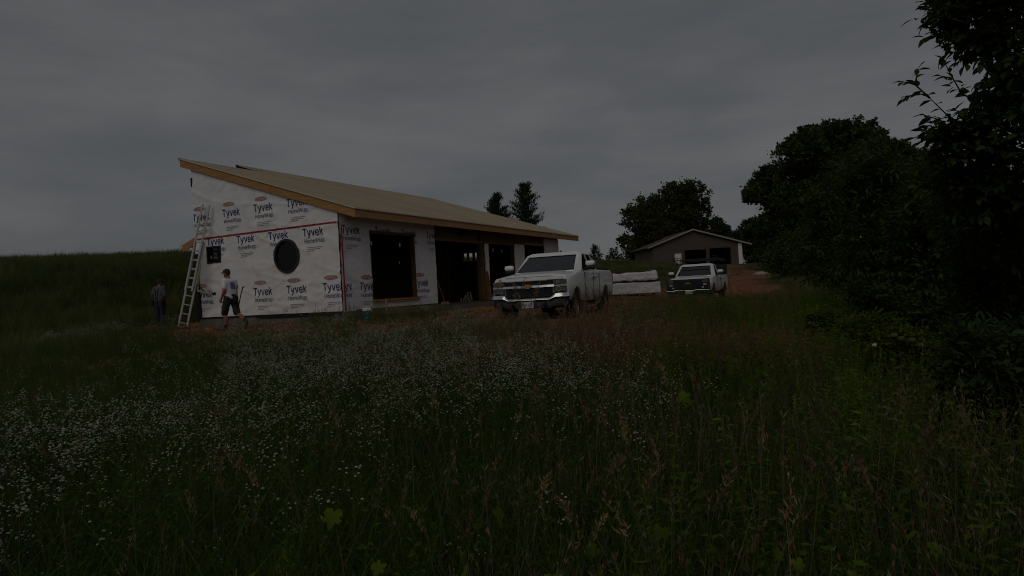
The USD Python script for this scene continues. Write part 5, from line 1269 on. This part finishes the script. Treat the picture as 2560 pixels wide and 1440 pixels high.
r = np.random.default_rng(62)
hill = [[('blades', blades(r, 20, .22, .5, .018, .18, 1.0), GRASSC)] for _ in range(4)] + [[('blades', blades(r, 18, .22, .5, .016, .18, .9), GRASSB)] for _ in range(1)]
x, y = scatter(r, 21000, 18, 62, -50, 46, .8); x2, y2 = scatter(r, 12000, 50, 125, -20, 30)
big_ = np.r_[np.ones(len(x)), np.full(len(x2), .9)]; x, y = np.r_[x, x2], np.r_[y, y2]
k = clear(x, y, .4, r); x, y, big_ = x[k], y[k], big_[k]
big_ = big_ * np.where((x > 0) & (y > 26), .62, 1) * np.where(y > 68, .5, 1)
idx = r.integers(0, 4, len(x)); k = r.random(len(x)) < np.where((x > 0) & (y < 52), .45 + .5 * np.clip((noise2(x, y, .2, 8) - .4) * 4, 0, 1), np.clip((noise2(x, y, .16, 8) - .47) * 2.5, .05, .6)); idx[k] = 4
instancer('hill_grass', 'rough dark grass covering the rising ground behind the yard', 'grass', hill, np.c_[x, y, gz(x, y)], idx, r.uniform(.7, 1.45, len(x)) * big_, r.uniform(0, 6.28, len(x)), .14, 2)
# taller weeds along the crest of the bank on the left
weeds = [[('stems', merge(*[forb(r, r.uniform(.4, .75)) for _ in range(3)]), GRASSC)] for _ in range(3)]
x, y = scatter(r, 7000, 26, 47, -46, -12, .7); k = clear(x, y) & (noise2(x, y, .4, 3) > .40); x, y = x[k], y[k]
instancer('bank_weeds', 'taller dark weeds scattered over the grassy bank at the left', 'weeds', weeds, np.c_[x, y, gz(x, y)], r.integers(0, 3, len(x)), r.uniform(.7, 1.5, len(x)), r.uniform(0, 6.28, len(x)), .1, 3)

x, y = scatter(r, 900, 37, 46, -46, -14); k = clear(x, y) & (noise2(x, y, .5, 13) > .45); x, y = x[k], y[k]
instancer('crest_weeds', 'tallest weeds standing against the sky along the top of the bank', 'weeds', weeds, np.c_[x, y, gz(x, y)], r.integers(0, 3, len(x)), r.uniform(1.0, 2.1, len(x)), r.uniform(0, 6.28, len(x)), .14, 33)
r = np.random.default_rng(63)
fl = []
for _ in range(6):
    a, b = flower(r, r.uniform(.52, .72), int(r.integers(6, 11))); fl.append([('stems', a, GRASSA), ('flower_heads', b, PETAL)])
x, y = scatter(r, 27000, 2.8, 17.5, -45, 26, .75); brg = np.degrees(np.arctan2(x, y)); d_ = np.hypot(x, y)
den = np.clip((noise2(x, y, .45, 21) - .30) * 3.4, .06, 1) * np.clip((d_ - 3.3) / 5.5, .02, 1) * np.clip((18 - brg) / 18, 0, 1) * np.clip((18 - d_) / 3, .3, 1)
den *= np.where(brg < -24, np.clip((9.5 - d_) / 2.5, .10, 1), 1)
k = (r.random(len(x)) < den * .56) & clear(x, y, .9, r); x, y, d_ = x[k], y[k], d_[k]
x2, y2 = scatter(r, 500, 21, 27, -36, -27); k = clear(x2, y2, .5) & (noise2(x2, y2, .5, 2) > .45); x2, y2 = x2[k], y2[k]
x, y = np.r_[x, x2], np.r_[y, y2]
instancer('white_wildflowers', 'small cream white flower heads on thin stems, thick across the left meadow', 'wildflowers', fl, np.c_[x, y, gz(x, y)], r.integers(0, 6, len(x)), r.uniform(.75, 1.15, len(x)) * (1 - .28 * np.clip((np.hypot(x, y) - 8) / 5, 0, 1)) * np.where((np.abs(np.degrees(np.arctan2(x, y)) - 2.5) < 6) & (np.hypot(x, y) > 10), .6, 1), r.uniform(0, 6.28, len(x)), .1, 4)

r = np.random.default_rng(64)
gr_ = [[('leafy_stems', merge(*[(lambda vf, o: (vf[0] + o, vf[1]))(forb(r, r.uniform(.45, .85), int(r.integers(22, 36)), r.uniform(.045, .085)), np.array([r.normal() * .11, r.normal() * .11, 0])) for _ in range(4)]), (FORB, FORB, FORB2)[q_ % 3])] for q_ in range(7)]
x, y = scatter(r, 8200, 2.6, 20, 8, 44); brg = np.degrees(np.arctan2(x, y)); d_ = np.hypot(x, y)
den = np.clip((brg - 9) / 9, .05, 1) * np.clip((noise2(x, y, .7, 31) - .34) * 5, .05, 1) * np.clip((d_ - 2.6) / 2, .15, 1)
den *= ~((np.abs(x - 4.05) < .55) & (np.abs(y - 6.3) < 1.1))                    # the dark hollow
den = den * np.where((d_ > 8.5) & (brg < 24), .3, 1)
k = (r.random(len(x)) < den) & clear(x, y, .3); x, y = x[k], y[k]
instancer('leafy_weeds', 'yellow green leafy weeds thick on the right of the meadow', 'weeds', gr_, np.c_[x, y, gz(x, y)], r.integers(0, 7, len(x)), r.uniform(.6, 1.2, len(x)), r.uniform(0, 6.28, len(x)), .16, 5)

r = np.random.default_rng(65)
sd1 = [[('seed_head', panicle(r, r.uniform(.75, 1.0), 46, .17, r.uniform(.05, .16)), SEED)] for _ in range(5)]
x, y = scatter(r, 230, 2.2, 11, -40, 34, 1.2); k = clear(x, y, .3); x, y = x[k], y[k]
by0 = r.uniform(6.5, 12, 44); bx0 = by0 * r.uniform(-.03, .135, 44)
x, y = np.r_[x, bx0], np.r_[y, by0]
instancer('seeding_grass', 'pale tan grass seed heads standing above the near meadow', 'grass', sd1, np.c_[x, y, gz(x, y)], r.integers(0, 5, len(x)), r.uniform(.6, .95, len(x)) * np.where(np.hypot(x, y) < 5.5, 1, .85) * np.where(np.arange(len(x)) >= len(x) - 44, 1.75, 1), r.uniform(0, 6.28, len(x)), .2, 6)
sd2 = [[('seed_heads', merge(*[(lambda vf, o: (vf[0] + o, vf[1]))(panicle(r, r.uniform(.5, .75), 26, .12, .05), np.array([r.normal() * .12, r.normal() * .12, 0])) for _ in range(5)]), REDSEED)] for _ in range(4)]
x, y = scatter(r, 12500, 7.5, 32, -14, 30); brg = np.degrees(np.arctan2(x, y)); k = clear(x, y, .6) & (r.random(len(x)) < np.clip((noise2(x, y, .35, 44) - .36) * 5, .12, 1) * np.where(brg > 4, 1, .35) * np.clip((27 - brg) / 6, 0, 1) * np.where(brg > 8, 1.3, 1)); x, y = x[k], y[k]
instancer('reddish_grass', 'reddish brown grass seed heads hazing the meadow below the drive', 'grass', sd2, np.c_[x, y, gz(x, y)], r.integers(0, 4, len(x)), r.uniform(.6, 1.05, len(x)) * (1 - .45 * np.clip((np.hypot(x, y) - 8) / 5, 0, 1)), r.uniform(0, 6.28, len(x)), .12, 7)

# --- a wild vine with large lobed leaves running through the nearest grass
r = np.random.default_rng(66)
def lobed(L):
    a = np.array([(0, 0), (.16, -.16), (.42, -.12), (.52, .16), (.34, .34), (.58, .46), (.40, .66), (.22, .60), (.06, 1.0)]); a = np.vstack([a, a[::-1][:-1] * [-1, 1]])
    z = .10 * np.abs(a[:, 0]) - .22 * (a[:, 1] - .3) ** 2
    V = np.vstack([[0, .36, .03], np.c_[a, z]]) * L; n = len(a)
    return V, np.array([[0, 1 + i, 1 + (i + 1) % n] for i in range(n)])
vb = np.array([.1, 2.1, float(gz(.1, 2.1))])
vine = thing('wild_vine', 'wild vine with broad lobed leaves running through the nearest grass', 'vine', vb)
spots = [(690, 1372), (740, 1395), (835, 1278), (700, 1400), (935, 1425), (970, 1432), (1240, 1275), (1490, 1370), (1445, 1390), (1160, 1430), (1580, 1395), (1610, 1405), (1640, 1330), (1885, 1395), (1940, 1388), (1990, 1400), (1800, 1385), (2010, 1420), (2070, 1372), (2230, 1390), (2290, 1330), (2330, 1360), (1760, 1050), (1700, 990), (1380, 1440), (2140, 1408), (2420, 1390), (1560, 1440), (620, 1440)]
prev = None
for k, (px, py) in enumerate(spots):
    Y = 2.05 if py > 1200 else 3.4
    p = at(px, py, Y * r.uniform(.97, 1.05)) - vb
    V, F = lobed(r.uniform(.036, .066) * (1 if py > 1200 else 1.1))
    R1 = trimesh.transformations.euler_matrix(r.normal() * .6 - .55, r.normal() * .7, r.uniform(0, 6.28))[:3, :3]
    V[:, 0] *= r.uniform(.75, 1.1); V[:, 2] += r.normal() * .35 * V[:, 0] + r.uniform(-3, 1) * V[:, 1] ** 2 * 3
    obj('leaf', (V @ R1.T + p, F), VINE, vine)
    if k % 2 == 0:
        V2, F2 = lobed(r.uniform(.026, .05)); R2 = trimesh.transformations.euler_matrix(r.normal() * .6 - .5, r.normal() * .6, r.uniform(0, 6.28))[:3, :3]; obj('leaf', (V2 @ R2.T + p + [r.normal() * .05, r.normal() * .04, -.03 - .04 * r.random()], F2), VINE, vine)
    g0 = np.array([p[0] + r.normal() * .06, p[1] + r.normal() * .06, float(gz(p[0] + vb[0], p[1] + vb[1])) - vb[2] - .03])
    obj('stem', tube([g0, g0 * .4 + p * .6 + [r.normal() * .03, 0, 0], p], [.0035, .003, .002], 5), GRASSB, vine)

r = np.random.default_rng(67)
def clod(r):
    m = trimesh.creation.icosphere(1, 1.0); m.vertices *= r.uniform(.6, 1.2, 3) * [1, 1, .7]; m.vertices += m.vertex_normals * ((meshkit.noise(m.vertices * 1.7 + r.uniform(0, 9), 3) - .5) * .6)[:, None]; return m
x, y = scatter(r, 60000, 11, 60, -38, 26, 1.1); k = (dirt(x, y) > .7) & ~shapely.contains_xy(FOOT, x, y); x, y = x[k][:5200], y[k][:5200]
instancer('soil_clods', 'clods and small stones strewn over the reddish bare soil', 'soil', [[('clod', clod(r), CLOD)] for _ in range(5)], np.c_[x, y, gz(x, y) + .005], r.integers(0, 5, len(x)), .018 + .05 * r.random(len(x)) ** 3.5, r.uniform(0, 6.28, len(x)), .2, 8)
